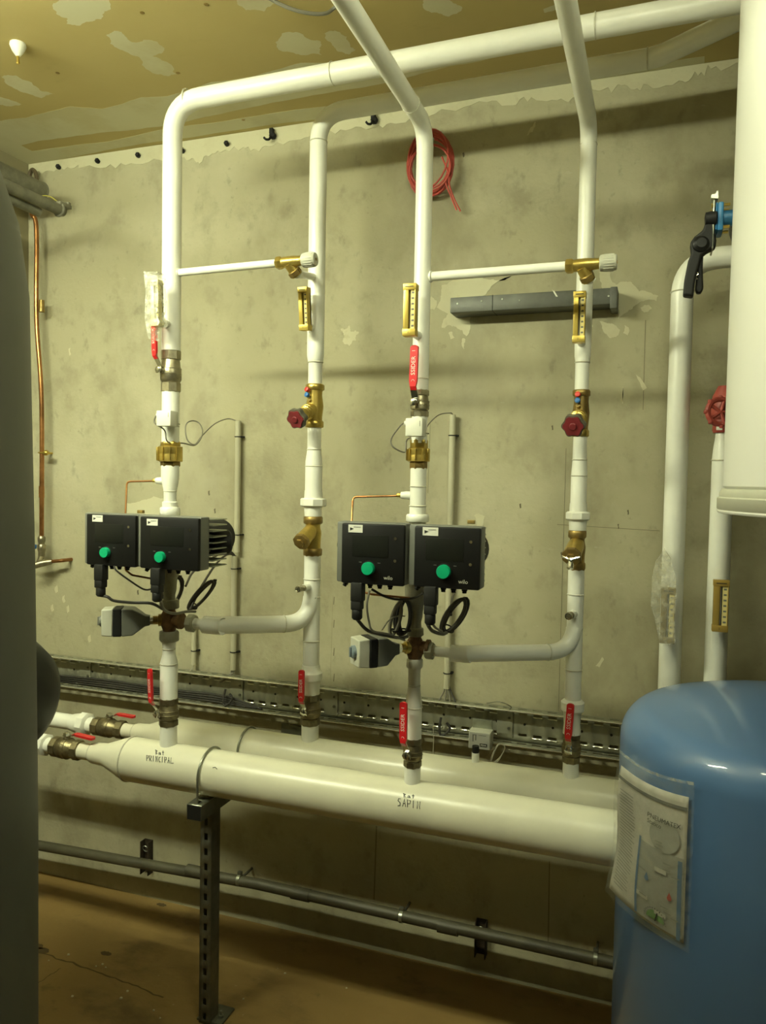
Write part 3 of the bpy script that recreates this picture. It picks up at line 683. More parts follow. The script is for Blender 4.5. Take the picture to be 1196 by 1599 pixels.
link('film_wrap', fl, FILM, tA)

# ================================================================== SENSOR BOXES (strap thermostats)
def sensor(k, x0, y0, x1, y1, d, label, side_w=.018):
    a, c = P(x0, y0, d), P(x1, y1, d); cx, cz = (a.x+c.x)/2, (a.z+c.z)/2; w, h = c.x-a.x, a.z-c.z
    t = thing('sensor_box', label, 'sensor', (cx, -d, cz-h/2), 'white pipe sensors')
    X, dd = RX[k]
    cv = link('cover', B().box((cx, -d+.014, cz), (w, .028, h), .002), BOXW, t)
    link('base_plate', B().box((cx, -d+.0315, cz), (w*.92, .008, h*.94), .001), LGREY, t)
    link('cable_gland', B().lathe((cx-w/2+.004, -d+.012, cz+h*.22), (-1, -.1, .1), [(0, .0065), (.006, .0065), (.010, .005)], 12), BOXW, t)
    link('slot', B().box((cx+w*.36, -d-.0004, cz+h*.2), (.001, .0006, h*.3)), GREY, cv)
    rr_ = R(k, (y0+y1)/2, 28)+.001
    link('strap', B().torus((X, -dd, cz-h*.25), (0, 0, 1), rr_, .0014, 28, 6), CASTG, t)
    return V((cx-w/2, -d+.012, cz+h*.22)), cx, cz, w, h
gA = sensor('A', 244, 641, 266, 665, .552, 'white sensor box strapped to the far-left riser, seen partly from the side')
gC = sensor('C', 633, 653, 659, 681, .555, 'white sensor box strapped to the third riser, facing the camera')
def cable(name, pts, r, M, label, cat='cable', group=None, n=6, seg=8):
    q = spline(pts, n); return single(name, B().tube(q, r, seg), M, label, cat, q[0], group)
cable('sensor_cable', [gA[0]-V((.008, 0, -.001)), P(241, 656, .54), P(243, 662, .54), P(257, 672, .53), P(262, 690, .52), P(286, 692, .42), P(305, 695, .3), P(316, 678, .24), P(312, 662, .2),
       P(300, 657, .22), P(290, 664, .26), P(292, 686, .26), P(304, 694, .24), P(316, 680, .18), P(335, 662, .10), P(355, 654, .04), P(369, 657, .022)], .0019, GCABLE, 'thin grey cable looping from the left sensor box to the left conduit')
cable('sensor_cable', [gC[0]-V((.008, 0, -.001)), P(624, 666, .55), P(611, 685, .54), P(614, 698, .54), P(632, 706, .52), P(634, 690, .51), P(640, 684, .50), P(662, 680, .38), P(668, 664, .22), P(685, 648, .06), P(704, 645, .03), P(706, 650, .022)], .0018, GCABLE, 'thin grey cable bowing from the right sensor box to the right conduit')

# ================================================================== PUMPS
def pump(k, mods, ytop, ybot, label, nut_y, logos):
    x, d = RX[k]
    t = thing('twin_pump', label, 'pump', pt(k, ybot), 'twin circulation pumps')
    link('casing', vlathe(k, [(ytop, 26), (ytop+6, 26), (ytop+14, 36), (ytop+70, 40), (ybot-60, 34), (ybot-50, 25), (ybot-30, 22), (ybot-22, 18), (ybot-12, 20), (ybot-10, 26), (ybot-2, 27)], 24), CASTG, t)
    nut(k, nut_y[0], nut_y[1], 32 if k == 'A' else 26, t, CASTG, 'union_nut', 8)
    outs = []
    xs = []
    for i, mm in enumerate(mods):
        x0, x1, y0, y1, md, off, knob, stick = mm
        a, c = P(x0, y0, md), P(x1, y1, md); w, h = c.x-a.x, P((x0+x1)/2, y0, md).z-P((x0+x1)/2, y1, md).z
        cx = (a.x+c.x)/2; cz = (P((x0+x1)/2, y0, md).z+P((x0+x1)/2, y1, md).z)/2; xs.append(cx)
        tl = V((cx-w/2, -md, cz+h/2))
        mo = link('motor', B().lathe((cx, -md+.05, cz), (0, 1, 0), [(0, .046), (md-.05-d+.01, .046)], 28).lathe((cx, -md+.035, cz), (0, 1, 0), [(0, .052), (.02, .052)], 28), BLACKM, t)
        hs = B()
        for j in range(9): hs.box((cx+(.010 if k == 'A' else -.004), -md+.068, cz-h/2+h*(j+.5)/9), (w*(1.0 if k == 'A' else .9), .062, .0028), .0008)
        link('heat_sink', hs, ZINC, t)
        md_ = link('control_module', B().box((cx, -md+.022, cz), (w, .036, h), .004), GREY, t)
        wf = w*(1-off)
        cover_c = V((cx+w/2-wf/2-.001, -md+.001, cz-.0015))
        link('front_cover', B().box(cover_c, (wf, .012, h*.985), .0035), BLACK, md_)
        fy = -md-.005
        sw, sh = w*.52, h*.36
        link('display', B().box((cover_c.x-w*.03, fy-.0002, cz+h*.12), (sw, .0008, sh), .0003), SCREEN, md_)
        kp = P(knob[0], knob[1], md+.012)
        kb = link('knob', B().lathe((kp.x, fy+.001, kp.z), (0, -1, 0), [(0, knob[2]), (.010, knob[2]), (.012, knob[2]*.93), (.0125, knob[2]*.3)], 32), GREEN, md_)
        gr = B()
        for j in range(24):
            an = 2*PI*j/24; gr.box((kp.x+math.cos(an)*knob[2], fy-.005, kp.z+math.sin(an)*knob[2]), (.001, .009, .001))
        link('knob_ring', B().torus((kp.x, fy, kp.z), (0, 1, 0), knob[2]+.001, .0012, 32, 6), BLACKM, md_)
        s0, s1 = P(stick[0], stick[1], md+.006), P(stick[2], stick[3], md+.006); sc = (s0+s1)/2; sw_, sh_ = s1.x-s0.x, s0.z-s1.z
        link('sticker', B().box((sc.x, fy-.0004, sc.z), (sw_, .0008, sh_)), PAPERW, md_)
        st = B().add([(sc.x-sw_*.38, fy-.0012, sc.z-sh_*.28), (sc.x-sw_*.38, fy-.0012, sc.z+sh_*.15), (sc.x-sw_*.12, fy-.0012, sc.z+sh_*.0)], [(0, 1, 2)])
        st.box((sc.x+sw_*.12, fy-.001, sc.z+sh_*.22), (sw_*.5, .0006, sh_*.05))
        link('sticker_print', st, INK, md_)
        for dz in (.26, -.10): link('cover_screw', B().lathe((cover_c.x+wf*.36, fy+.001, cz+h*dz), (0, -1, 0), [(0, .0035), (.0018, .0032)], 12), CHROME, md_)
        for dx in (-.02, .1): link('led_mark', B().box((kp.x+dx*.0+(-.019 if dx < 0 else .022), fy-.0002, kp.z+.012), (.006, .0004, .0012)), GREY, md_)
        if logos: link('logo_lettering', B().text('wilo', .0115, (cover_c.x+wf*.26, fy-.0008, cz-h*.38), V((1, 0, 0)), V((0, 0, 1)), V((0, 0, 0))), LGREY, md_)
        # cable glands and plug underneath
        bz = cz-h/2
        for j, gx in enumerate((-.36, -.02, .12, .27)):
            link('cable_gland', B().lathe((cx+w*gx, -md+.012, bz+.003), (-.5 if j == 0 else 0, 0, -1), [(0, .006), (.008, .006), (.009, .0045), (.013, .0045)], 8), BLACKM, t)
        pk = V((cx-w*.17, -md+.002, bz))
        link('power_plug', B().box(pk+V((0, 0, -.018)), (.026, .024, .040), .003).box(pk+V((-.001, 0, -.046)), (.023, .022, .020), .003)
             .lathe(pk+V((-.001, 0, -.055)), (0, 0, -1), [(0, .010), (.002, .0115), (.018, .0115), (.022, .008)], 10), BLACKM, t)
        outs.append((cx, cz, w, h, pk+V((-.001, 0, -.075)), md))
    link('bridge', B().box(((xs[0]+xs[1])/2, -d-.004, outs[0][1]), (xs[1]-xs[0]+.05, .05, .085), .008), CASTG, t)
    return t, outs
pA, oA = pump('A', [(130, 214, 802, 883, .665, .09, (163, 863, .0125), (144, 804, 160, 815)), (214, 312, 806, 889, .70, .075, (249, 870, .0125), (229, 810, 246, 821))], 803, 952,
     'left black twin pump with two green knobs on the far-left riser', (936, 950), False)
pC, oC = pump('C', [(525, 632, 816, 912, .70, .10, (574, 888, .0135), (544, 819, 566, 832)), (638, 750, 821, 918, .70, .10, (692, 893, .0140), (660, 823, 684, 837))], 813, 993,
     'right black twin pump with two green knobs on the third riser', (980, 993), True)
# round end cap of the motor at the right of pump A, chrome sight ring left of pump C, cast lugs
cx, cz, w, h, _, md = oA[1]
link('motor_cap', B().lathe((cx+w*.40, -md+.115, cz-.004), (.7, .7, 0), [(-.02, .030), (.018, .030), (.024, .024)], 12), BLACKM, pA)
cx, cz, w, h, _, md = oC[0]
link('motor_ring', B().torus((cx-w*.52+.006, -md+.045, cz+.012), (1, -.9, 0), .017, .003, 28, 8), CHROME, pC)
for o_, pp in ((oA, pA), (oC, pC)):
    cx, cz, w, h, _, md = o_[1 if pp is pC else 0]
    q = P(736 if pp is pC else 220, 815 if pp is pC else 799, .58)
    link('lifting_lug', B().box(q, (.016, .01, .008), .001), BRASSD, pp)

# three-way valves with actuators
def three_way(k, yc, y0, y1, dirn, lens, lab1, lab2):
    x, d = RX[k]; c = pt(k, yc); r = R(k, yc, 28)
    t = thing('three_way_valve', lab1, 'valve', pt(k, y1), 'three-way mixing valves')
    link('body', vlathe(k, [(y0, 18), (y0+4, 20), (yc-6, 29), (yc+5, 29), (y1-5, 22), (y1, 19)], 24).lathe(c, (1, 0, 0), [(0, r*.8), (r*1.3, r*.72), (r*1.35, r*.95), (r*1.7, r*.95)], 20), RUST, t)
    a = V(dirn).normalized(); s = lens
    link('spindle', B().lathe(c, a, [(0, r*.75), (r*1.2, r*.7), (r*1.25, r*.5), (r*2.3, r*.5)], 16), BRASS if k == 'C' else BRASSD, t)
    link('clamp_nut', B().lathe(c+a*(r*1.7), a, [(0, .009), (.002, .012), (.010, .012), (.012, .009)], 8), CHROME, t)
    q = thing('valve_actuator', lab2, 'actuator', c+a*(r*2.1), 'grey valve actuators')
    side_ = a.cross(V((0, 0, 1))).normalized(); o = c+a*(r*2.1)
    def sec(ts, hw, hh, z=0): return [(o+a*ts+side_*sx*hw+V((0, 0, sz*hh+z))) for sx, sz in ((-1, -1), (1, -1), (1, 1), (-1, 1))]
    def loft(secs, M, nm):
        vs = []; fs = [(0, 1, 2, 3)]
        for e in secs: vs += e
        for i in range(len(secs)-1):
            for kk in range(4): fs.append((i*4+kk, i*4+(kk+1) % 4, i*4+4+(kk+1) % 4, i*4+4+kk))
        n = len(vs); fs.append((n-1, n-2, n-3, n-4)); ob = link(nm, B().add(vs, fs), M, q, angle=30)
        bvm = ob.modifiers.new('b', 'BEVEL'); bvm.width = .0025; bvm.segments = 2; return ob
    H2 = s*.30
    loft([sec(0, .012, .012), sec(.012, .014, .014), sec(s*.35, .028, H2*.95, -.001), sec(s*.58, .029, H2, -.001)], GREY if k == 'A' else GREY, 'gear_housing')
    loft([sec(s*.58, .0295, H2*1.01, -.001), sec(s*.76, .0295, H2*1.01, -.001)], BLACKM, 'dark_band')
    loft([sec(s*.76, .029, H2, -.001), sec(s, .026, H2*.95, -.001)], LGREY, 'end_cover')
    link('hand_dial', B().lathe(o+a*s, a, [(0, .015), (.006, .014), (.008, .011)], 20).box(o+a*(s+.010), (.005, .005, .022), .001), GREY if k == 'A' else mat('blue_grey', (.16, .2, .22), .4), q)
    return c, o, a, s
tA3 = three_way('A', 968, 950, 986, (-.86, -.5, 0), .118, 'rust-brown three-way valve under the left pump', 'grey valve actuator with a black band, left of the far-left riser')
tC3 = three_way('C', 1010, 992, 1031, (-.72, -.69, 0), .108, 'brass-brown three-way valve under the right pump', 'grey valve actuator with a pale end cover and blue dial, under the right pump')

# capillary tubes
def capil(k, pts, d, label, ys):
    x, dd = RX[k]; py = ys; e = pt(k, py)
    t = thing('copper_capillary', label, 'pipe', P(*pts[0][:2], d), 'thin copper tubes')
    link('tube', B().tube(fillet([P(px_, py_, d_) for px_, py_, d_ in pts_3(pts, d)], .010, 5), .0026, 10), COPPER, t)
    link('compression_nut', B().lathe(e+V((-.050, -.004, 0)), (1, 0, 0), [(0, .0045), (.002, .0055), (.010, .0055), (.012, .004)], 6), BRASS, t)
    link('stub', B().lathe(e+V((-.040, -.003, 0)), (1, .1, 0), [(0, .008), (.012, .0095), (.03, .0095)], 16), WHITE, t)
def pts_3(p, d): return [(a[0], a[1], a[2] if len(a) > 2 else d) for a in p]
capil('A', [(246, 751, .495), (198, 752, .50), (196, 800, .52), (196, 890, .56), (206, 898, .56), (250, 906, .54)], .5, 'thin copper tube dropping behind the left pump module', 751)
capil('C', [(632, 774, .495), (551, 776, .50), (549, 815, .53), (550, 920, .56), (580, 928, .56), (640, 934, .52)], .5, 'thin copper tube dropping behind the right pump module', 774)

# ================================================================== PUMP CABLES
cA0, cA1 = oA[0][4], oA[1][4]
for pts, r, lab in (
    ([cA0, P(168, 932, .66), P(178, 938, .65), P(205, 941, .62), P(235, 942, .60), P(252, 950, .57), P(262, 956, .545)], .0038, 'black power cable sagging from the left plug of the left pump'),
    ([P(178, 884, .68), P(184, 893, .68), P(215, 915, .64), P(228, 921, .62), P(240, 918, .62), P(250, 910, .64)], .0022, 'thin black control cable between the modules of the left pump'),
    ([cA1, P(250, 935, .68), P(256, 952, .64), P(272, 958, .57), P(292, 955, .53), P(305, 955, .5)], .0036, 'dark power cable curving down from the right plug of the left pump'),
    ([oC[0][4], P(560, 970, .69), P(575, 985, .67), P(600, 992, .62), P(625, 996, .58), P(636, 994, .55)], .0038, 'black power cable sagging from the left plug of the right pump'),
    ([P(577, 922, .70), P(573, 945, .70), P(576, 970, .69), P(582, 985, .68), P(605, 990, .62), P(632, 1000, .57)], .0024, 'brown-grey cable hanging under the left module of the right pump'),
    ([P(580, 920, .69), P(600, 931, .68), P(620, 936, .66), P(645, 934, .67), P(662, 926, .69)], .0026, 'thin black control cable between the modules of the right pump'),
    ([oC[1][4], P(668, 975, .69), P(675, 985, .66), P(690, 990, .6), P(697, 988, .55)], .0040, 'black power cable curving down from the right plug of the right pump'),
    ([P(676, 925, .70), P(672, 960, .69), P(678, 978, .67), P(690, 986, .6)], .0026, 'brown-grey cable beside the right plug of the right pump'),
    ([P(596, 984, .62), P(608, 968, .58), P(622, 962, .53), P(632, 962, .5)], .0017, 'thin pale cable arching from the right actuator')):
    cable('power_cable' if r > .003 else 'control_cable', pts, r, CABLE if 'black' in lab else (LCABLE if 'pale' in lab else GCABLE), lab)
def coil(c0, c1, wd_, d, n, r, label, M=CABLE, jit=.004, dd=.03, lead=None, group='cable coils'):
    a, c = P(*c0, d), P(*c1, d-dd); mid = (a+c)/2; ax = (a-c)/2; nrm = ax.cross(V((.3, -1, 0))).normalized()*wd_
    b = B(); pts = []
    for i in range(n*20+1):
        t = 2*PI*i/20; j = i/20
        pts.append(mid+ax*math.cos(t)*(1+.05*math.sin(j*2.1))+nrm*math.sin(t)*(1+.18*math.sin(j*1.7))+V((0, -1, 0))*jit*math.sin(j*1.3)+V((1, 0, .3))*jit*(j/n-.5)*2)
    b.tube(pts, r, 8); t = thing('cable_coil', label, 'cable', mid, group); link('loops', b, M, t)
    link('cable_tie', B().torus(a.lerp(c, .88)+nrm*.3, ax, wd_*.85, .0018, 16, 6), BLACKM, t)
    if lead: link('lead', B().tube(spline([P(*q) for q in lead], 6), r, 8), M, t)
    return t
coil((334, 908), (297, 950), .012, .36, 4, .0034, 'dark cable coil hanging right of the left three-way valve', lead=[(297, 952, .35), (315, 915, .3), (338, 880, .15), (355, 866, .05), (366, 868, .02), (369, 880, .015)])
coil((280, 902), (262, 945), .020, .42, 4, .0034, 'dark cable loops behind the pump outlet of the left pump', dd=.0, lead=[(290, 915, .42), (300, 895, .3), (318, 880, .2), (345, 864, .06), (360, 862, .03), (368, 870, .015)])
coil((726, 936), (694, 986), .016, .40, 5, .0036, 'dark cable coil hanging right of the right three-way valve', lead=[(704, 960, .4), (706, 935, .2), (710, 925, .04)])
coil((633, 936), (628, 990), .016, .52, 3, .0036, 'dark cable loops left of the outlet under the right pump', dd=.0)
coil((626, 940), (612, 990), .010, .54, 1, .004, 'single brown cable loop beside the loops under the right pump', dd=.0, M=GCABLE)

# ================================================================== CONDUITS ON THE WALL
def conduit(px0, py0, px1, py1, label, clips, r=.0095, tails=True, joint=None):
    a = P(px0, py0, .018); x = a.x; z1 = zr(x, .018, py1)
    t = thing('conduit', label, 'conduit', (x, -.018, z1), 'grey wall conduits')
    b = B()
    b.tube([(x, -.018, z1), (x, -.018, a.z)], r, 18); link('tube', b, PVC, t)
    link('tube_mouth', B().lathe((x, -.018, a.z-.001), (0, 0, 1), [(0, r*.8), (.0015, r*.8)], 16), DARKHOLE, t)
    for cy in clips:
        z = zr(x, .018, cy)
        link('clip', B().torus((x, -.018, z), (0, 0, 1), r+.0008, .0016, 20, 6).box((x+r+.002, -.009, z), (.007, .018, .005)), BLACKM, t)
    return t, x, z1
conduit(372, 657, 366, 862, 'upper piece of the left wall conduit beside the far-left riser', (682, 835))
_, xc1, zc1 = conduit(366, 868, 362, 1046, 'lower piece of the left wall conduit, ending above the cable tray', (888, 1018))
_, xc2, zc2 = conduit(303, 978, 301, 1038, 'short wall conduit behind the white mixing pipe', (1016,), r=.008)
_, xc3, zc3 = conduit(707, 648, 700, 1075, 'tall wall conduit right of the third riser', (680, 1051), r=.0095)
t = thing('cable_bundle', 'grey cables fanning from the left conduit into the tray', 'cable', (xc1, -.02, zc1), 'cable tails')
for i, dx in enumerate((-.004, 0, .004)): link('cable', B().tube(spline([(xc1+dx, -.018, zc1+.01), (xc1+dx-.004, -.02, zc1-.01), (xc1+dx-.015-i*.003, -.04, zc1-.028), (xc1+dx-.035, -.035, zc1-.04)]), .0022, 8), GCABLE, t)
t = thing('cable_bundle', 'grey cables fanning from the right conduit into the tray', 'cable', (xc3, -.02, zc3), 'cable tails')
for i, dx in enumerate((-.005, -.001, .003, .006)): link('cable', B().tube(spline([(xc3+dx, -.018, zc3+.01), (xc3+dx-.004+i*.004, -.02, zc3-.01), (xc3+dx-.012+i*.012, -.035, zc3-.03), (xc3+dx-.022+i*.016, -.035, zc3-.05)]), .0025, 8), GCABLE if i < 3 else CABLE, t)
t = single('cable_tail', B().tube(spline([(xc2, -.018, zc2+.01), (xc2-.003, -.022, zc2-.01), (xc2-.012, -.04, zc2-.03)]), .0022, 8), LCABLE, 'thin pale cable leaving the short conduit for the tray', 'cable', (xc2, -.02, zc2))

# ================================================================== CABLE TRAY
tz1 = .812; th = .098; td = .040; ty = -.016; tx0, tx1 = -2.02, 1.3
TRAYM = mat('tray_zinc', (.40, .40, .30), .42, .45, var=.2, scale=9)
EDGEM = mat('tray_edge', (.85, .85, .72), .25, .8)
tray = thing('cable_tray', 'long perforated galvanised cable tray along the wall behind the risers', 'cable tray', (tx0, -.005, tz1-th))
def perforated(origin, ex, ey, L, Wd, rows, pitch, sl, sh, th_vec, phase=0):
    """sheet in the ex/ey plane with oblong holes; rows = list of centre offsets along ey"""
    us = [0]; n = int(L/pitch); o = V(origin); ex, ey = V(ex), V(ey)
    for i in range(n):
        c = (i+.5)*pitch+phase; us += [c-sl/2, c+sl/2]
    us.append(L); vs_ = [0]
    for r_ in rows: vs_ += [r_-sh/2, r_+sh/2]
    vs_.append(Wd); verts = []; faces = []; nv = len(vs_)
    for u in us:
        for v in vs_: verts.append(o+ex*u+ey*v)
    for i in range(len(us)-1):
        for j in range(nv-1):
            if i % 2 == 1 and j % 2 == 1: continue
            a = i*nv+j; faces.append((a, a+nv, a+nv+1, a+1))
    return B().add(verts, faces)
Ltr = tx1-tx0; pit = .0415
for nm, args in (('back_panel', ((tx0, ty, tz1-th), (1, 0, 0), (0, 0, 1), Ltr, th, [.021, .080], pit, .024, .0075, None)),
                 ('upper_flange', ((tx0, ty-td, tz1), (1, 0, 0), (0, 1, 0), Ltr, td, [.026], pit, .026, .008, None)),
                 ('lower_flange', ((tx0, ty-td, tz1-th), (1, 0, 0), (0, 1, 0), Ltr, td, [.026], pit, .026, .010, None))):
    o = link(nm, perforated(*args), TRAYM, tray, fix=False, angle=20)
    sm = o.modifiers.new('s', 'SOLIDIFY'); sm.thickness = .0012; sm.offset = 0
for z in (tz1, tz1-th): link('rolled_edge', B().tube([(tx0, ty-td, z), (tx1, ty-td, z)], .0022, 8), EDGEM, tray)
rim = B()
for i in range(int(Ltr/pit)):
    c = tx0+(i+.5)*pit
    if i % 9 == 4: continue
    rim.tube([(c-.014, ty-.0015, tz1-th+.0165), (c-.0125, ty-.0035, tz1-th+.0155), (c+.0125, ty-.0035, tz1-th+.0155), (c+.014, ty-.0015, tz1-th+.0165)], .0014, 6)
    rim.tube([(c-.0125, ty-.002, tz1-th+.075), (c+.0125, ty-.002, tz1-th+.075)], .0009, 5)
o = link('pressed_lip', rim, EDGEM, tray); o['kind'] = 'stuff'
hl = B()
for i in range(int(Ltr/(pit*1.9))): hl.lathe((tx0+.03+i*pit*1.9, ty-.0008, tz1-th+.052), (0, -1, 0), [(0, .0036), (.0006, .0036)], 10)
o = link('round_hole', hl, DARKHOLE, tray); o['kind'] = 'stuff'
for i, x in enumerate((-1.86, -1.26, -.93, -.39)):
    link('splice_plate', B().box((x, ty-.0035, tz1-th/2), (.045, .003, th*.8), .0008), TRAYM, tray)
    link('bolt', B().lathe((x+.012, ty-.005, tz1-th/2-.012), (0, -1, 0), [(0, .005), (.003, .0045)], 6), ZINCD, tray)
    link('bolt', B().lathe((x+.012, ty-.005, tz1-th/2+.018), (0, -1, 0), [(0, .004), (.003, .0035)], 6), ZINCD, tray)
for i in range(4):
    zc = tz1-th+.006+i*.0075
    single('tray_cable', B().tube(spline([(tx0+.03, -.02-.004*i, zc), (-1.75, -.024, zc+.002), (-1.5, -.022-.003*i, zc), (-1.3, -.03, zc+.001), (-1.22+.02*i, -.034, tz1-th+.004)]), .0034, 8), CABLE,
           ['lowest', 'second-lowest', 'second-highest', 'highest'][i]+' of the four black cables lying along the left end of the tray', 'cable', (tx0+.03, -.02, zc), 'black cables in the tray')
for px_, lab in ((352, 'black cable loop hanging under the tray below the left conduit'), (690, 'black cable loop hanging under the tray beside the third riser')):
    q = P(px_, 1092 if px_ < 400 else 1138, .05)
    single('hanging_loop', B().tube(spline([q+V((-.006, .01, .03)), q+V((-.008, 0, 0)), q+V((-.002, -.004, -.018)), q+V((.012, 0, -.012)), q+V((.022, .005, .004)), q+V((.012, .005, .018))]), .0036, 8), CABLE, lab, 'cable', q)
q = P(737, 1100, .055)
single('wire_tie', B().tube(spline([P(760, 1098, .05), P(780, 1096, .07), P(798, 1104, .05), P(790, 1112, .055)]), .0014, 6), ZINCD, 'thin wire tie crossing the upper lip of the tray', 'wire', P(760, 1098, .05))

# junction box + little pipe below it
q0, q1 = P(732, 1144, .10), P(765, 1170, .10); jc = (q0+q1)/2; jw, jh = .062, .05
t = thing('junction_box', 'small pale grey box with a printed front hanging from the tray', 'box', (jc.x, -.10, jc.z-jh/2))
link('housing', B().box((jc.x, -.078, jc.z), (jw, .042, jh), .002), LGREY, t)
lb = link('front_label', B().box((jc.x, -.1005, jc.z), (jw*.92, .001, jh*.88)), PAPERG, t)
link('label_print', B().box((jc.x-.018, -.1015, jc.z+.006), (.0015, .0006, .018)).box((jc.x-.010, -.1015, jc.z+.008), (.0015, .0006, .014)).box((jc.x-.014, -.1015, jc.z+.016), (.012, .0006, .001))
     .box((jc.x+.012, -.1013, jc.z-.011), (.021, .0004, .009)).box((jc.x+.008, -.1013, jc.z+.016), (.022, .0004, .0006)), INK, lb)
link('label_lettering', B().text('PEHA', .0065, (jc.x+.012, -.1018, jc.z-.011), V((1, 0, 0)), V((0, 0, 1)), V((0, 0, 0))), PAPERW, lb)
link('hanger', B().box((jc.x, -.064, jc.z+jh/2+.012), (jw*.9, .004, .028), .001), ZINC, t)
t = thing('cable_coil', 'small pale wire coil hanging right of the junction box', 'cable', (jc.x+.05, -.08, jc.z))
bb = B()
for i in range(3): bb.tube(spline([P(771+i, 1172, .09), P(766, 1188, .09), P(772+i*2, 1190, .09), P(784+i, 1178-i*2, .085), P(788, 1166-i, .085), P(780-i, 1162, .085), P(772, 1174, .09), P(767, 1188, .09)]), .0013, 6)
link('loops', bb, LCABLE, t)
x_ = P(742, 1195, DR).x
t = thing('sensor_pocket', 'short white stub with a black cap on the rear header below the small box', 'fitting', (x_, -DR, HZR+.045))
link('stub', B().tube([(x_, -DR, HZR+.04), (x_, -DR, HZR+.078)], .0095, 16), WHITE, t); link('cap', B().tube([(x_, -DR, HZR+.078), (x_, -DR, HZR+.095)], .0088, 12), BLACKM, t)
wx = P(677, 1165, .12)
single('hanging_wire', B().tube(spline([P(676, 1132, .06), P(677, 1150, .08), P(676, 1180, .2)]), .0009, 6), LCABLE, 'thin pale wire dropping from the tray behind the third riser', 'wire', P(676, 1132, .06))

# ================================================================== SUPPORT POST, BRACKET, U-BOLTS
xs_ = P(323, 1300, .50).x
t = thing('support_post', 'slotted galvanised post standing on the floor under the headers', 'post', (xs_-.024, -.445, 0))
xp_ = xs_-.024
pw, pd, ph = .034, .040, .592
pdv = -.445
fr = perforated((xp_-pw/2, pdv-pd/2, 0), (0, 0, 1), (1, 0, 0), ph, pw, [pw/2], .0405, .019, .010, None)
o = link('front_web', fr, ZINCD, t, fix=False); sm = o.modifiers.new('s', 'SOLIDIFY'); sm.thickness = .002; sm.offset = 0
for sx in (-1, 1): link('side_flange', B().box((xp_+sx*(pw/2-.001), pdv, ph/2), (.002, pd, ph)), ZINCD, t)
link('back_lip', B().box((xp_-pw/2+.006, pdv+pd/2, ph/2), (.012, .002, ph)).box((xp_+pw/2-.006, pdv+pd/2, ph/2), (.012, .002, ph)), ZINCD, t)
link('foot_plate', B().box((xp_+.010, pdv+.02, .003), (.075, .07, .006), .001), ZINCD, t)
link('foot_bolt', B().lathe((xp_+.032, pdv+.01, .006), (0, 0, 1), [(0, .007), (.007, .007), (.0075, .004), (.018, .004)], 6), ZINC, t)
t = thing('header_bracket', 'horizontal galvanised channel from the wall carrying both headers', 'bracket', (xs_, 0, .61))
az = HZ-HR-.0035
at = perforated((xs_-.0205, -.560, az), (0, 1, 0), (1, 0, 0), .558, .041, [.0205], .045, .018, .009, None)
o = link('top_web', at, ZINC, t, fix=False); sm = o.modifiers.new('s', 'SOLIDIFY'); sm.thickness = .002; sm.offset = 0
for sx in (-1, 1): link('side_flange', B().box((xs_+sx*.0195, -.281, az-.02), (.002, .558, .038)), ZINCD, t)
link('end_cap', B().box((xs_, -.5595, az-.019), (.039, .002, .036)), BLACKM, t)
link('wall_plate', B().box((xs_, -.004, az-.02), (.08, .008, .12), .001), ZINCD, t)
def ubolt(d, x, label, rr_=.003):
    t_ = thing('u_bolt', label, 'clamp', (x, -d, az), 'U-bolts round the headers')
    zc, h_ = (HZ, HR) if d > .4 else (HZR, HRR)
    pts = [(x, -d-h_-.0045, az-.02)] + [(x, -d-math.cos(PI*i/20)*(h_+.0042), zc+math.sin(PI*i/20)*(h_+.0042)) for i in range(21)] + [(x, -d+h_+.0045, az-.02)]
    link('rod', B().tube(pts, rr_, 10), ZINC, t_)
ubolt(.49, xs_+.004, 'bent-rod U-bolt round the front header above the post')
ubolt(DR, xs_+.002+.0, 'bent-rod U-bolt round the rear header behind the post')

# low grey drain pipe on the wall with clamps
dp = [P(58, 1321, .08), P(234, 1346, .08), P(400, 1380, .08), P(600, 1427, .08), P(800, 1467, .08), P(950, 1502, .08)]
zm = dp[3].z
t = thing('drain_pipe', 'dull grey plastic drain pipe running low along the wall', 'pipe', (XL+.05, -.08, zm))
link('pipe_body', B().tube([(XL+.02, -.08, dp[0].z), (dp[2].x, -.08, dp[2].z), (dp[5].x, -.08, dp[5].z), (1.2, -.08, dp[5].z-.01)], .0165, 24), GPVC, t)
for px_, py_ in ((305, 1361), (470, 1396), (700, 1448)):
    q = P(px_, py_, .08); link('socket', B().tube([(q.x-.03, -.08, q.z), (q.x+.03, -.08, q.z)], .0188, 24), GPVC, t)
for i, (px_, py_) in enumerate(((374, 1374), (627, 1431), (930, 1497))):
    q = P(px_, py_, .08)
    c_ = thing('pipe_clamp', ['left', 'middle', 'right'][i]+' one of the three steel clamps on the low grey drain pipe', 'clamp', (q.x, -.08, q.z), 'clamps on the drain pipe')
    link('band', B().lathe((q.x-.005, -.08, q.z), (1, 0, 0), [(0, .0182), (.01, .0182)], 24), ZINC, c_); link('screw', B().box((q.x, -.078, q.z+.022), (.014, .012, .010), .002), ZINCD, c_)
    link('rod', B().tube([(q.x, -.06, q.z), (q.x, 0, q.z)], .004, 8), ZINCD, c_)
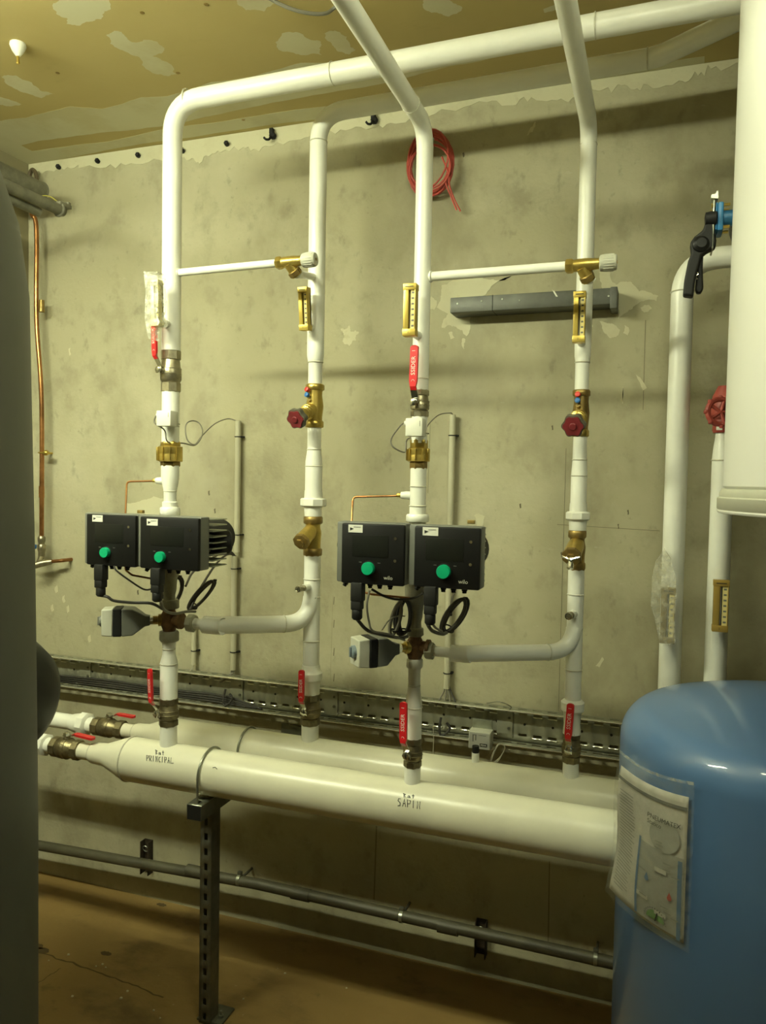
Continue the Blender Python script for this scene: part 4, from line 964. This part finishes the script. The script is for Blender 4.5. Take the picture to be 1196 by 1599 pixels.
for i, (px_, py_, py2) in enumerate(((230, 1312, 1363), (752, 1437, 1492))):
    a_, c_ = P(px_, py_, .01), P(px_, py2, .01)
    t_ = thing('wall_anchor', ['rusty channel anchor on the wall at the low drain pipe, left of the post', 'rusty channel anchor on the wall at the low drain pipe, under the third riser'][i], 'bracket', c_, 'rusty wall anchors')
    zc = (a_.z+c_.z)/2; hh = a_.z-c_.z
    for sx in (-1, 1): link('side_flange', B().box((a_.x+sx*.015, -.014, zc), (.003, .028, hh), .0005), mat('rusty_steel', (.05, .035, .018), .8, var=.4, scale=60), t_)
    link('web', B().box((a_.x, -.002, zc), (.03, .003, hh)), MATS['rusty_steel'], t_)
    link('ring_bolt', B().torus((a_.x, -.02, zc+hh*.28), (0, 1, .3), .011, .0015, 16, 6), ZINC, t_)

# ================================================================== WALL CHANNEL, CABLE COIL, HOOKS
a_, c_ = P(703, 466, .07), P(955, 448, .07); zt_ = (a_.z+c_.z)/2
t = thing('wall_channel', 'grey-painted steel channel fixed flat to the wall between the two right risers', 'bracket', (a_.x, -.035, zt_-.04))
link('channel', B().box(((a_.x+c_.x)/2, -.035, zt_-.021), (c_.x-a_.x, .070, .042), .002), STEELB, t)
link('end_plate', B().box((c_.x+.006, -.036, zt_-.026), (.018, .072, .056), .002), STEELB, t)
for px_, py_ in ((714, 474), (752, 470), (784, 467), (811, 469), (950, 462)):
    q = P(px_, py_, .0705); link('rivet', B().lathe((q.x, -.0695, q.z), (0, -1, 0), [(0, .0028), (.0015, .0022)], 8), ZINC, t)
xx = P(769, 468, .07).x; link('joint_strip', B().box((xx, -.0355, zt_-.021), (.0015, .0712, .0428)), BLACKM, t)
link('paint_drip', B().prism(ragged([(p.x, p.z) for p in (P(862, 452, .071), P(866, 455, .071), P(871, 463, .071), P(868, 463, .071))], .1, 1), (0, -.0708, 0), (1, 0, 0), (0, 0, 1), (0, .001, 0)), WHITE, t)
# red cable coil
t = thing('cable_coil', 'bright red cable coiled and hung on the wall behind the third riser', 'cable', P(672, 210, .02))
cc = P(672, 258, .03)
def rl(c, rx, rz, rot, n, a0=0, dy=0, ph=0):
    pts = []
    for i in range(n*24+1):
        a = a0+2*PI*i/24; k = i/24; X = rx*(1+.05*math.sin(k*2.3+ph))*math.cos(a); Zz = rz*(1+.035*math.sin(k*3.1+1+ph))*math.sin(a)
        an = rot*(math.sin(k*1.9+ph)); pts.append(c+V((X*math.cos(an)-Zz*math.sin(an), dy-.004*math.sin(k*1.7), X*math.sin(an)+Zz*math.cos(an))))
    return pts
bb = B().tube(rl(cc, .066, .088, .16, 5), .0026, 8).tube(rl(cc+V((.004, 0, -.006)), .060, .080, .22, 4, 1, -.007, 2), .0026, 8).tube(rl(cc+V((-.002, 0, .010)), .058, .083, .3, 2, .5, -.012, 4), .0026, 8)
bb.tube(rl(cc+V((.002, 0, -.016)), .062, .066, .12, 2, .5, -.014, 1), .0026, 8)
link('loops', bb, REDC, t)
link('tail', B().tube(spline([P(690, 245, .04), P(700, 270, .045), P(702, 290, .045), P(709, 310, .04), P(719, 330, .03)]), .0025, 8).tube(spline([P(700, 262, .04), P(696, 285, .045), P(704, 306, .04), P(713, 328, .03)]), .0025, 8), REDC, t)
link('wall_nail', B().tube([P(672, 212, 0), P(672, 211, .045)], .003, 8), ZINCD, t)
# hooks
for i, (px_, py_) in enumerate(((93, 262), (154, 253), (217, 244), (286, 237), (355, 226), (427, 214), (585, 190))):
    q = P(px_, py_, 0); big = i >= 5
    names = ['first', 'second', 'third', 'fourth', 'fifth']
    lab = (f'black anchor plug on the plaster band under the ceiling, {names[i]} from the left corner' if not big else
           ('black wall hook under the ceiling, left of the second riser' if i == 5 else 'black wall hook under the ceiling, right of the second riser bend'))
    t = thing('wall_hook' if big else 'anchor_plug', lab, 'hook' if big else 'plug', q, None if big else 'black anchor plugs')
    s_ = 1.15 if big else .85
    link('plug', B().lathe(q, (.25, -1, .0), [(0, .0085*s_), (.014, .010*s_), (.018, .006*s_)], 6), BLACKM, t)
    if big: link('hook_arm', B().box(q+V((0, -.012, .012)), (.013, .014, .018), .002).tube(spline([q+V((0, -.018, -.004)), q+V((-.002, -.024, -.016)), q+V((-.008, -.034, -.020)), q+V((-.014, -.036, -.014))]), .0035, 8), BLACKM, t)
# ceiling sensor and hanging ceiling cable
q = PZ(28, 68, H)
t = thing('lamp_holder', 'small white conical fitting on the ceiling at the upper left', 'ceiling fitting', (q.x, q.y, H))
link('cone', B().lathe((q.x, q.y, H), (0, 0, -1), [(0, .019), (.006, .020), (.020, .014), (.028, .008), (.032, .005)], 24), BOXW, t)
link('tip', B().lathe((q.x, q.y, H-.030), (0, 0, -1), [(0, .004), (.014, .0035), (.017, .005), (.021, .004)], 10), BRASS, t)
zc_ = H-.035
cable('ceiling_cable', [PZ(405, -14, H-.006), PZ(425, 0, H-.012), PZ(455, 14, H-.03), PZ(485, 21, H-.035), PZ(508, 21, H-.03), PZ(520, 14, H-.015), PZ(535, 0, H-.006)], .0042, GCABLE, 'thick grey cable sagging from the ceiling at the top edge')
for px_, py_ in ((278, 114), (90, 114), (322, 7), (380, 187), (222, 20)):
    q = PZ(px_, py_, H); link('screw_head', B().lathe((q.x, q.y, H), (0, 0, -1), [(0, .006), (.001, .005)], 10), BRASSD, ceiling)

# ================================================================== LEFT CORNER
def ypipe(px_, py_, d_end, d_start, r, name, label, M, cat='pipe', wrap=None):
    e = P(px_, py_, d_end); t_ = thing(name, label, cat, e, None)
    link('pipe_body', B().tube([(e.x, -d_end, e.z), (e.x-.01, -d_start, e.z+.004)], r, 24), M, t_)
    return t_, e
DUST = mat('dusty_grey', (.20, .195, .14), .7, var=.45, scale=18, bump=.2)
tt, e = ypipe(64, 299, .14, 1.0, .030, 'insulated_pipe', 'upper thick grey pipe stub in the top left corner', DUST)
link('mouth', B().torus((e.x, -.14, e.z), (0, 1, 0), .028, .004), DUST, tt)
tt, e = ypipe(98, 330, .20, 1.0, .017, 'insulated_pipe', 'lower dusty grey pipe stub reaching the wall beside the copper pipe', DUST)
e2 = e
link('end_clamp', B().torus((e.x, -.215, e.z), (0, 1, 0), .018, .005).box((e.x, -.20, e.z+.018), (.028, .05, .012), .002).box((e.x+.006, -.185, e.z+.026), (.016, .012, .012), .002), DUST, tt)
link('second_tube', B().tube([(e.x-.03, -.27, e.z-.022), (e.x-.03, -1.0, e.z-.018)], .014, 16), DUST, tt)
cable('earth_wire', [P(60, 312, .24), P(66, 306, .24), P(78, 307, .22), P(90, 315, .2), P(98, 322, .19)], .0016, mat('yellow_green_wire', (.5, .45, .08), .5), 'thin yellow-green wire looped over the grey pipe stubs')
cable('corner_pipe', [P(46, 300, .03), P(46, 275, .03), P(51, 265, .035), P(57, 275, .035), P(58, 305, .04)], .007, mat('brown_pipe', (.10, .075, .04), .5), 'dark brown pipe loop arching in the top left corner', 'pipe')
# copper pipe down the wall
cx0 = P(57, 360, .05); cxb = P(65, 838, .05)
t = thing('copper_pipe', 'long copper pipe running down the wall near the left corner', 'pipe', cxb)
link('pipe_section', B().tube(spline([P(44, 318, .09), P(50, 335, .06), cx0, V((cx0.x, -.05, cx0.z-.3)), V((cxb.x, -.05, 1.7)), cxb]), .0078, 14), COPPER, t)
for py_ in (478, 768): z_ = zr(cxb.x, .05, py_); link('coupling', B().tube([(cxb.x, -.05, z_-.02), (cxb.x, -.05, z_+.02)], .0096, 14), BRASSD if py_ == 478 else COPPER, t)
z_ = zr(cxb.x, .05, 707)
link('pipe_clip', B().torus((cxb.x, -.05, z_), (0, 0, 1), .009, .003, 16, 6).lathe((cxb.x+.008, -.05, z_), (1, 0, 0), [(0, .005), (.006, .009), (.014, .010), (.02, .006)], 12).tube([(cxb.x, -.05, z_), (cxb.x, 0, z_)], .004, 8), BRASS, t)
zb_ = cxb.z
t = thing('stop_valve', 'brass stop valve with blue and red taps at the foot of the copper pipe', 'valve', (cxb.x, -.05, zb_-.08))
link('body', B().lathe((cxb.x, -.05, zb_-.075), (0, 0, 1), [(0, .009), (.01, .012), (.02, .011), (.03, .014), (.045, .014), (.05, .010), (.062, .013), (.072, .013), (.078, .009)], 8), NICKEL, t)
link('cross_body', B().tube([(cxb.x-.015, -.09, zb_-.105), (cxb.x+.012, -.07, zb_-.092), (cxb.x+.045, -.05, zb_-.085)], [.010, .013, .010], 10).tube([(cxb.x, -.05, zb_-.07), (cxb.x+.005, -.07, zb_-.095)], .010, 10), NICKEL, t)
link('blue_tap', B().box((cxb.x-.020, -.068, zb_-.035), (.018, .02, .016), .004), BLUEP, t)
link('red_tap', B().box((cxb.x-.018, -.085, zb_-.068), (.024, .012, .010), .003), RED, t)
link('outlet_tube', B().tube(fillet([(cxb.x+.04, -.05, zb_-.085), (cxb.x+.085, -.045, zb_-.080), (cxb.x+.085, .0, zb_-.080)], .012), .0065, 12), COPPER, t)

# dark jacketed tank at left edge
tk = V((-1.162, -1.500, 0)); rT = .362
t = thing('storage_tank', 'tall dark grey jacketed tank filling the left edge', 'tank', tk)
zs = 1.72
prof = [(0, rT-.01), (.35, rT), (.9, rT), (1.3, rT-.004), (zs, rT-.012), (zs+.10, rT-.025), (zs+.19, rT-.055), (zs+.26, rT-.10), (zs+.31, rT-.17), (zs+.335, rT-.26), (zs+.34, .01)]
link('jacket', B().lathe(tk, (0, 0, 1), prof, 72), FOAM, t)
link('base_ring', B().torus(tk+V((0, 0, .02)), (0, 0, 1), rT-.02, .015, 48, 8), BLACKM, t)
link('jacket_seam', B().tube([tk+V((rT*.35+.0, -rT*.94, .02)), tk+V((rT*.35, -rT*.94, zs))], .003, 6), BLACKM, t)
for i in range(10): link('jacket_button', B().lathe(tk+V((rT*.42, -rT*.905, .15+i*.16)), (.42, -.9, 0), [(-.004, .009), (.004, .009), (.005, .006)], 12), BLACKM, t)
# black round insulated vessel behind it
c = P(14, 1088, .86)
t = thing('insulated_vessel', 'black rounded vessel end showing behind the dark tank', 'tank', (c.x, c.y, c.z-.16))
link('shell', B().lathe(c+V((-.05, 0, 0)), (1, 0, 0), [(-.36, .02), (-.34, .08), (-.28, .125), (-.2, .142), (0, .142), (.05, .136), (.09, .115), (.115, .08), (.125, .04), (.127, .005)], 48), FOAMB, t)
link('stand_leg', B().tube([c+V((-.12, .05, -.12)), (c.x-.14, c.y+.05, 0)], .014, 12), BLACKM, t); link('stand_leg', B().tube([c+V((-.12, -.05, -.12)), (c.x-.14, c.y-.05, 0)], .014, 12), BLACKM, t)

# ================================================================== RIGHT SIDE
# pipe E with elbow
x = P(1055, 760, .2).x
t = thing('supply_pipe', 'fat white pipe with a top elbow turning right behind the pale vessel', 'pipe', (x, -.2, 0), 'fat white pipes at the right')
ze = P(1130, 402, .2).z; rE = rad(x, .2, 700, 35.5)
link('pipe_section', B().tube(fillet([(x, -.2, .0), (x, -.2, ze), (x+.9, -.2, ze+.005)], .085, 12), rE, 32), WHITE, t)
link('weld_ring', B().torus((x, -.2, zr(x, .2, 456)), (0, 0, 1), rE+.0004, .0018, 32, 6), WELD, t); link('weld_ring', B().torus((x+.108, -.2, ze), (1, 0, 0), rE+.0004, .0018, 32, 6), WELD, t)
pE = t
# wrapped brown thermometer on pipe E
tw, bw, hw_ = thermo(1041, 1004, 919, .275, 'brown thermometer wrapped in bubble film on the fat white pipe', .031, .02, 0, None, M=mat('brown_gold', (.28, .22, .09), .5, .3))
pts = [P(px_, py_, .283) for px_, py_ in ((1038, 859), (1048, 875), (1055, 900), (1056, 940), (1055, 1003), (1044, 1007), (1030, 1005), (1024, 975), (1016, 945), (1018, 905), (1024, 878))]
link('bubble_wrap', B().prism(ragged([(p.x-bw.x, p.z-bw.z) for p in pts], .03, 2), (bw.x, -.285, bw.z), (1, 0, 0), (0, 0, 1), (0, .06, 0)), BUBBLE, tw)
# pipe G with red hand wheel
x = P(1122, 900, .2).x
t = thing('supply_pipe', 'fat white pipe narrowing upward to a red gate valve, behind the blue tank', 'pipe', (x, -.2, 0), 'fat white pipes at the right')
g = lambda py, w: (zr(x, .2, py), rad(x, .2, py, w))
prof = [(0.0, rad(x, .2, 900, 36))]+[g(*q) for q in ((1000, 36), (722, 35), (718, 35), (700, 32), (683, 27), (676, 27))]
link('pipe_section', B().lathe((x, -.2, 0), (0, 0, 1), prof, 32), WHITE, t); link('weld_ring', B().torus((x, -.2, zr(x, .2, 719)), (0, 0, 1), rad(x, .2, 719, 36), .002, 32, 6), WELD, t)
thermo(1124, 986, 907, .262, 'gold thermometer flat on the rightmost fat white pipe', .032, .02, 0, None, M=mat('deep_gold', (.42, .28, .06), .45, .4))
vz = zr(x, .2, 676)
t = thing('gate_valve', 'red gate valve handwheel half hidden behind the pale vessel', 'valve', (x, -.2, vz))
link('body', B().lathe((x, -.2, vz), (0, 0, 1), [(0, .024), (.006, .026), (.03, .024), (.035, .03), (.06, .032), (.085, .028), (.11, .016)], 16), REDI, t)
wc = V((x-.012, -.25, vz+.045)); wa = V((.35, -1, .15)).normalized()
wh = B().torus(wc, wa, .030, .0065, 28, 8); X, Y, A = frame(wa)
for i in range(5):
    a = 2*PI*i/5; wh.tube([wc, wc+(X*math.cos(a)+Y*math.sin(a))*.030], .0042, 8)
for i in range(8):
    a = 2*PI*i/8; wh.box(wc+(X*math.cos(a)+Y*math.sin(a))*.034, (.010, .012, .010), .003)
link('handwheel', wh, REDI, t); link('stem', B().tube([wc, (x, -.2, vz+.05)], .006, 10), BRASSD, t)
link('tag', B().box(wc+V((-.002, -.008, -.034)), (.013, .002, .016), .0005), PAPERW, t)

# blue butterfly valve and black lever
dV = .62
f0 = P(1122, 342, dV)
t = thing('butterfly_valve', 'blue flanged butterfly valve with a black two-pronged lever beside the pale vessel', 'valve', f0)
link('neck', B().lathe(f0+V((.006, 0, 0)), (1, .0, 0), [(0, .014), (.02, .0145), (.06, .015), (.09, .02)], 20), BLUEV, t)
fl_ = P(1122, 342, dV)
link('flange', B().box(f0+V((.002, 0, -.002)), (.010, .050, .052), .003).box(f0+V((-.005, 0, -.001)), (.004, .046, .050), .002), BLUEV, t)
for sz in (-1, 1):
    for sy in (-1, 1): link('bolt', B().lathe(f0+V((-.014, sy*.016, sz*.020)), (1, 0, 0), [(0, .0045), (.004, .0045), (.0042, .0028), (.032, .0028)], 6), BRASS, t)
pl = B(); tp = P(1110, 318, dV)
link('notch_plate', B().box(f0+V((-.010, 0, -.016)), (.003, .05, .088), .001).prism([(-.012, 0), (0, -.002), (0, .012), (-.003, .012), (-.004, .007), (-.012, .006)], f0+V((-.003, -.018, .034)), V((1, 0, 0)), V((0, 0, 1)), V((0, .03, 0))), ZINC, t)
def lev(pxs, d_, th_): return B().prism([(p.x-f0.x, p.z-f0.z) for p in (P(a, c_, d_) for a, c_ in pxs)], (f0.x, -d_-th_/2, f0.z), (1, 0, 0), (0, 0, 1), (0, th_, 0))
lv = link('lever', lev([(1100, 335), (1114, 331), (1114, 352), (1118, 378), (1117, 388), (1103, 395), (1095, 402), (1090, 420), (1085, 440), (1082, 465), (1066, 463), (1068, 440), (1074, 410), (1079, 398), (1077, 382), (1084, 372), (1097, 362), (1101, 350)], dV+.012, .026), BLACKM, t)
bm_ = lv.modifiers.new('b', 'BEVEL'); bm_.width = .004; bm_.segments = 3
l2 = link('trigger', lev([(1098, 396), (1097, 420), (1098, 452), (1094, 459), (1087, 459), (1085, 452), (1088, 425), (1090, 404)], dV+.004, .016), BLACKM, t)
bm_ = l2.modifiers.new('b', 'BEVEL'); bm_.width = .003; bm_.segments = 2
link('lever_hub', B().lathe(P(1107, 342, dV+.02), (1, 0, 0), [(-.006, .012), (.012, .013), (.014, .010)], 16), BLACKM, t)
q = P(1095, 380, dV+.026); link('hub_web', B().lathe(q, (.1, -1, .1), [(-.012, .016), (0, .015), (.005, .009)], 16), BLACK, t)
link('spring', B().tube(spline([P(1087, 424, dV+.018), P(1090, 428, dV+.02), P(1086, 432, dV+.02), P(1089, 436, dV+.018)]), .0012, 6), CHROME, t)
# black rubber hose end behind it
single('rubber_sleeve', B().lathe(P(1150, 350, .52), (1, 0, 0), [(-.012, .02), (-.006, .034), (.03, .036), (.2, .036)], 24), FOAMB, 'black rubber sleeve between the blue valve and the pale vessel', 'sleeve', P(1150, 350, .52))

# pale vessel hanging at the right edge
rV = .27; dirv = ray(1138, 500); dirv = V((dirv.x, dirv.y, 0)).normalized(); nrm = V((dirv.y, -dirv.x, 0))
vc = V((0, -D, 0)) + dirv*1.33 + nrm*rV
zv = P(1160, 795, D-(D+vc.y)+0).z if False else EYE - (795-757)/F*1.30
t = thing('water_heater', 'big pale enamelled cylinder hanging along the right edge', 'tank', (vc.x, vc.y, zv))
link('shell', B().lathe((vc.x, vc.y, zv), (0, 0, 1), [(.036, rV-.004), (.040, rV), (H-zv-.02, rV)], 96), VESS, t)
link('bottom_ring', B().lathe((vc.x, vc.y, zv), (0, 0, 1), [(-.002, rV-.02), (0, rV+.003), (.006, rV+.008), (.022, rV+.008), (.024, rV+.005), (.030, rV+.005), (.036, rV+.001)], 96), LGREY, t)
link('bottom_lip', B().torus((vc.x, vc.y, zv+.002), (0, 0, 1), rV+.004, .0035, 96, 8), VESS, t)
pc = V((vc.x, vc.y, 0)) - dirv*rV*.80 - nrm*rV*.0
oc = V((math.cos(math.radians(-118)), math.sin(math.radians(-118)), 0))
qq = V((vc.x, vc.y, 0)) + oc*(rV-.004); qq.z = EYE+ (757+60)/F*1.12
link('inspection_cover', B().lathe(qq+V((0, 0, .04)), oc, [(0, .085), (.012, .085), (.016, .080), (.018, .01)], 48), VESSD, t)
for s_ in (-1, 1): link('hanger_rod', B().tube([(vc.x+s_*.12, vc.y, H-.02), (vc.x+s_*.12, vc.y, H)], .006, 8), ZINC, t)

# blue tank
bz = 1.036; rb = .302
bc = PZ(1240, 1108, bz+.01); bc = V((bc.x, bc.y, 0))
t = thing('expansion_tank', 'large glossy blue round-topped tank at the lower right', 'tank', bc)
prof = [(0.03, rb-.02), (.06, rb), (bz-.070, rb)]
for i in range(1, 11):
    a = PI/2*i/10*.86; prof.append((bz-.070+.070*math.sin(a), rb-.070*(1-math.cos(a))))
z0_, r0_ = prof[-1]
for i in range(1, 9): k = i/8; prof.append((z0_+.040*(1-(1-k)**2), max(r0_*(1-k), .004)))
link('shell', B().lathe(bc, (0, 0, 1), prof, 112), BLUE, t)
link('foot_ring', B().torus(bc+V((0, 0, .02)), (0, 0, 1), rb-.05, .02, 48, 8), BLACKM, t)
BT = bc

# document sleeve on the blue tank
def on_tank(px_, py_, r=rb+.004):
    v = ray(px_, py_); o = CAMP-BT; a = v.x**2+v.y**2; b2 = 2*(o.x*v.x+o.y*v.y); c2 = o.x**2+o.y**2-r*r; ds = b2*b2-4*a*c2
    if ds < 0: return None
    return CAMP+v*((-b2-math.sqrt(ds))/(2*a))
TRp, BRp = on_tank(1080, 1228), on_tank(1071, 1478)
# left edge stands off the tank along the tangent plane: choose the depth of the tangent point
tang = on_tank(985, 1250) or on_tank(1000, 1250)
dl = -tang.y+.03
def LP(px_, py_): v = ray(px_, py_); return CAMP+v*((tang-CAMP).dot(fw)*.985/v.dot(fw))
TLp, BLp = LP(973, 1180), LP(953, 1388)
def sheet(u, v, off=0):
    """u 0..1 left to right, v 0..1 top to bottom"""
    l = TLp.lerp(BLp, v); r_ = TRp.lerp(BRp, v); p = l.lerp(r_, u)
    out = V((p.x-BT.x, p.y-BT.y, 0)); Lh = out.length; o_ = out.normalized()
    bulge = max(0, (rb+.0045)-Lh); p = p + o_*bulge
    p = p + o_*(.006*math.sin(PI*u)*math.sin(PI*v)+.004*math.sin(v*7+u*5)*(1-u)) + V((0, 0, -.010*math.sin(PI*u)))
    cam_ = (CAMP-p).normalized(); return p+o_*off+cam_*off*.5
def patch(name, poly, M, parent, off, n=10):
    """poly: (u0,v0,u1,v1) rectangle"""
    u0_, v0_, u1_, v1_ = poly; vs = []; fs = []
    nu = max(1, int(n*(u1_-u0_)+1)); nv = max(1, int(n*(v1_-v0_)+1))
    for i in range(nu+1):
        for j in range(nv+1): vs.append(sheet(u0_+(u1_-u0_)*i/nu, v0_+(v1_-v0_)*j/nv, off))
    for i in range(nu):
        for j in range(nv): a = i*(nv+1)+j; fs.append((a, a+nv+1, a+nv+2, a+1))
    return link(name, B().add(vs, fs), M, parent, fix=False)
def poly_on(name, pts, M, parent, off): return link(name, B().add([sheet(u, v, off) for u, v in pts], [tuple(range(len(pts)))]), M, parent, fix=False)
t = thing('document_sleeve', 'clear plastic pocket holding a printed leaflet, taped to the blue tank', 'leaflet', TLp)
pa = patch('leaflet', (.0, .07, .97, .99), PAPER, t, .0, 20); sm = pa.modifiers.new('s', 'SOLIDIFY'); sm.thickness = .0008; sm.offset = 0
sl_ = patch('plastic_pocket', (-.02, -.03, 1.06, 1.02), FILM2, t, .0045, 20); sm = sl_.modifiers.new('s', 'SOLIDIFY'); sm.thickness = .0006
patch('header_stripe', (.0, .135, .97, .158), PRINTG, pa, .002, 20)
patch('pocket_edge', (-.03, -.035, 1.05, -.015), FILM, t, .005, 20)
patch('grey_panel', (.37, .46, .95, .97), PAPERG, pa, .0016); patch('blue_bar', (.365, .44, .395, .97), PBLUE, pa, .0022); patch('blue_bar', (.885, .48, .935, .985), PBLUE, pa, .0022)
poly_on('grey_disc', [(.70+.20*math.cos(a), .36+.105*math.sin(a)) for a in [2*PI*i/28 for i in range(28)]], PAPERG, pa, .0024)
def stext(txt, u, v, su, M=PRINTG, off=.0034):
    b = B().text(txt, 1, V((0, 0, 0)), V((1, 0, 0)), V((0, 1, 0)), V((0, 0, 0))); b.v = [sheet(u+p.x*su, v-p.y*su*.55, off) for p in b.v]; return b
link('title_lettering', stext('PNEUMATEX', .68, .265, .078), INK, pa, fix=False); link('title_lettering', stext('Statico', .56, .305, .072), INK, pa, fix=False)
for (u, v, M) in ((.52, .68, PBLUE), (.80, .74, PRED)):
    poly_on('drop_print', [(u, v-.04)]+[(u+.028*math.cos(a), v+.018*math.sin(a)) for a in [-.3+i*.5 for i in range(8)]], M, pa, .003)
poly_on('gauge_print', [(.63+.11*math.cos(a), .935-.065*math.sin(a)) for a in [PI*i/14 for i in range(15)]], PGREEN, pa, .003)
gb = B()
for i in range(15):
    a = PI*i/14; p0, p1 = sheet(.63+.125*math.cos(a), .935-.075*math.sin(a), .0035), sheet(.63+.14*math.cos(a), .935-.083*math.sin(a), .0035); gb.tube([p0, p1], .0006, 4)
gb.tube([sheet(.63, .94, .004), sheet(.66, .88, .004)], .001, 5); link('gauge_needle', gb, INK, pa)
tb = B()
for v in [.22+i*.022 for i in range(32)]:
    e_ = .30 if v < .9 else .25
    u0_ = .05+random.random()*.02; u1_ = e_-random.random()*.06
    tb.add([sheet(u0_, v, .0025), sheet(u1_, v, .0025), sheet(u1_, v+.006, .0025), sheet(u0_, v+.006, .0025)], [(0, 1, 2, 3)])
for (u, v) in ((.42, .63), (.72, .52), (.72, .56), (.44, .80), (.74, .84), (.70, .81), (.6, .40), (.62, .42), (.60, .44), (.82, .59), (.82, .86)):
    tb.add([sheet(u, v, .0042), sheet(u+.09, v, .0042), sheet(u+.09, v+.007, .0042), sheet(u, v+.007, .0042)], [(0, 1, 2, 3)])
link('text_lines', tb, mat('faint_print', (.25, .25, .22), .6), pa, fix=False)
for (u, v) in ((.62, .57), (.40, .80), (.62, .86)): patch('white_tag', (u, v, u+.14, v+.03), PAPER, pa, .0034)

# ================================================================== LUMINAIRES
def luminaire(c, L, axis, label, strength, tag):
    c = V(c); a = V(axis).normalized(); s_ = a.cross(V((0, 0, 1)))
    t = thing('ceiling_luminaire', label, 'lamp', c+V((0, 0, .05)), 'twin-tube ceiling luminaires')
    Mx = Matrix((a, s_, V((0, 0, 1)))).transposed()
    link('housing', B().box(c+V((0, 0, .035)), (L+.06, .10, .04), .004, Mx), BOXW, t)
    for q in (-1, 1):
        link('hanger', B().tube([c+a*q*L*.35+V((0, 0, .05)), V((c.x+a.x*q*L*.35, c.y+a.y*q*L*.35, H))], .004, 8), ZINC, t)
        link('end_cap', B().box(c+a*q*(L/2+.012), (.02, .09, .03), .002, Mx), BOXW, t)
        link('tube_lamp', B().tube([c-a*L/2+s_*q*.026, c+a*L/2+s_*q*.026], .013, 12), mat('tube_light_'+tag, (.8, .8, .7), .5, emit=(LAMP_COL, strength)), t)
luminaire((-1.50, -1.46, 2.36), 1.15, (1, 0, 0), 'twin-tube ceiling luminaire over the left half of the room', LAMP_LEFT, 'left')
if LAMP_RIGHT: luminaire((.0, -1.50, 2.40), .58, (1, 0, 0), 'short twin-tube ceiling luminaire above the camera on the right', LAMP_RIGHT, 'right')
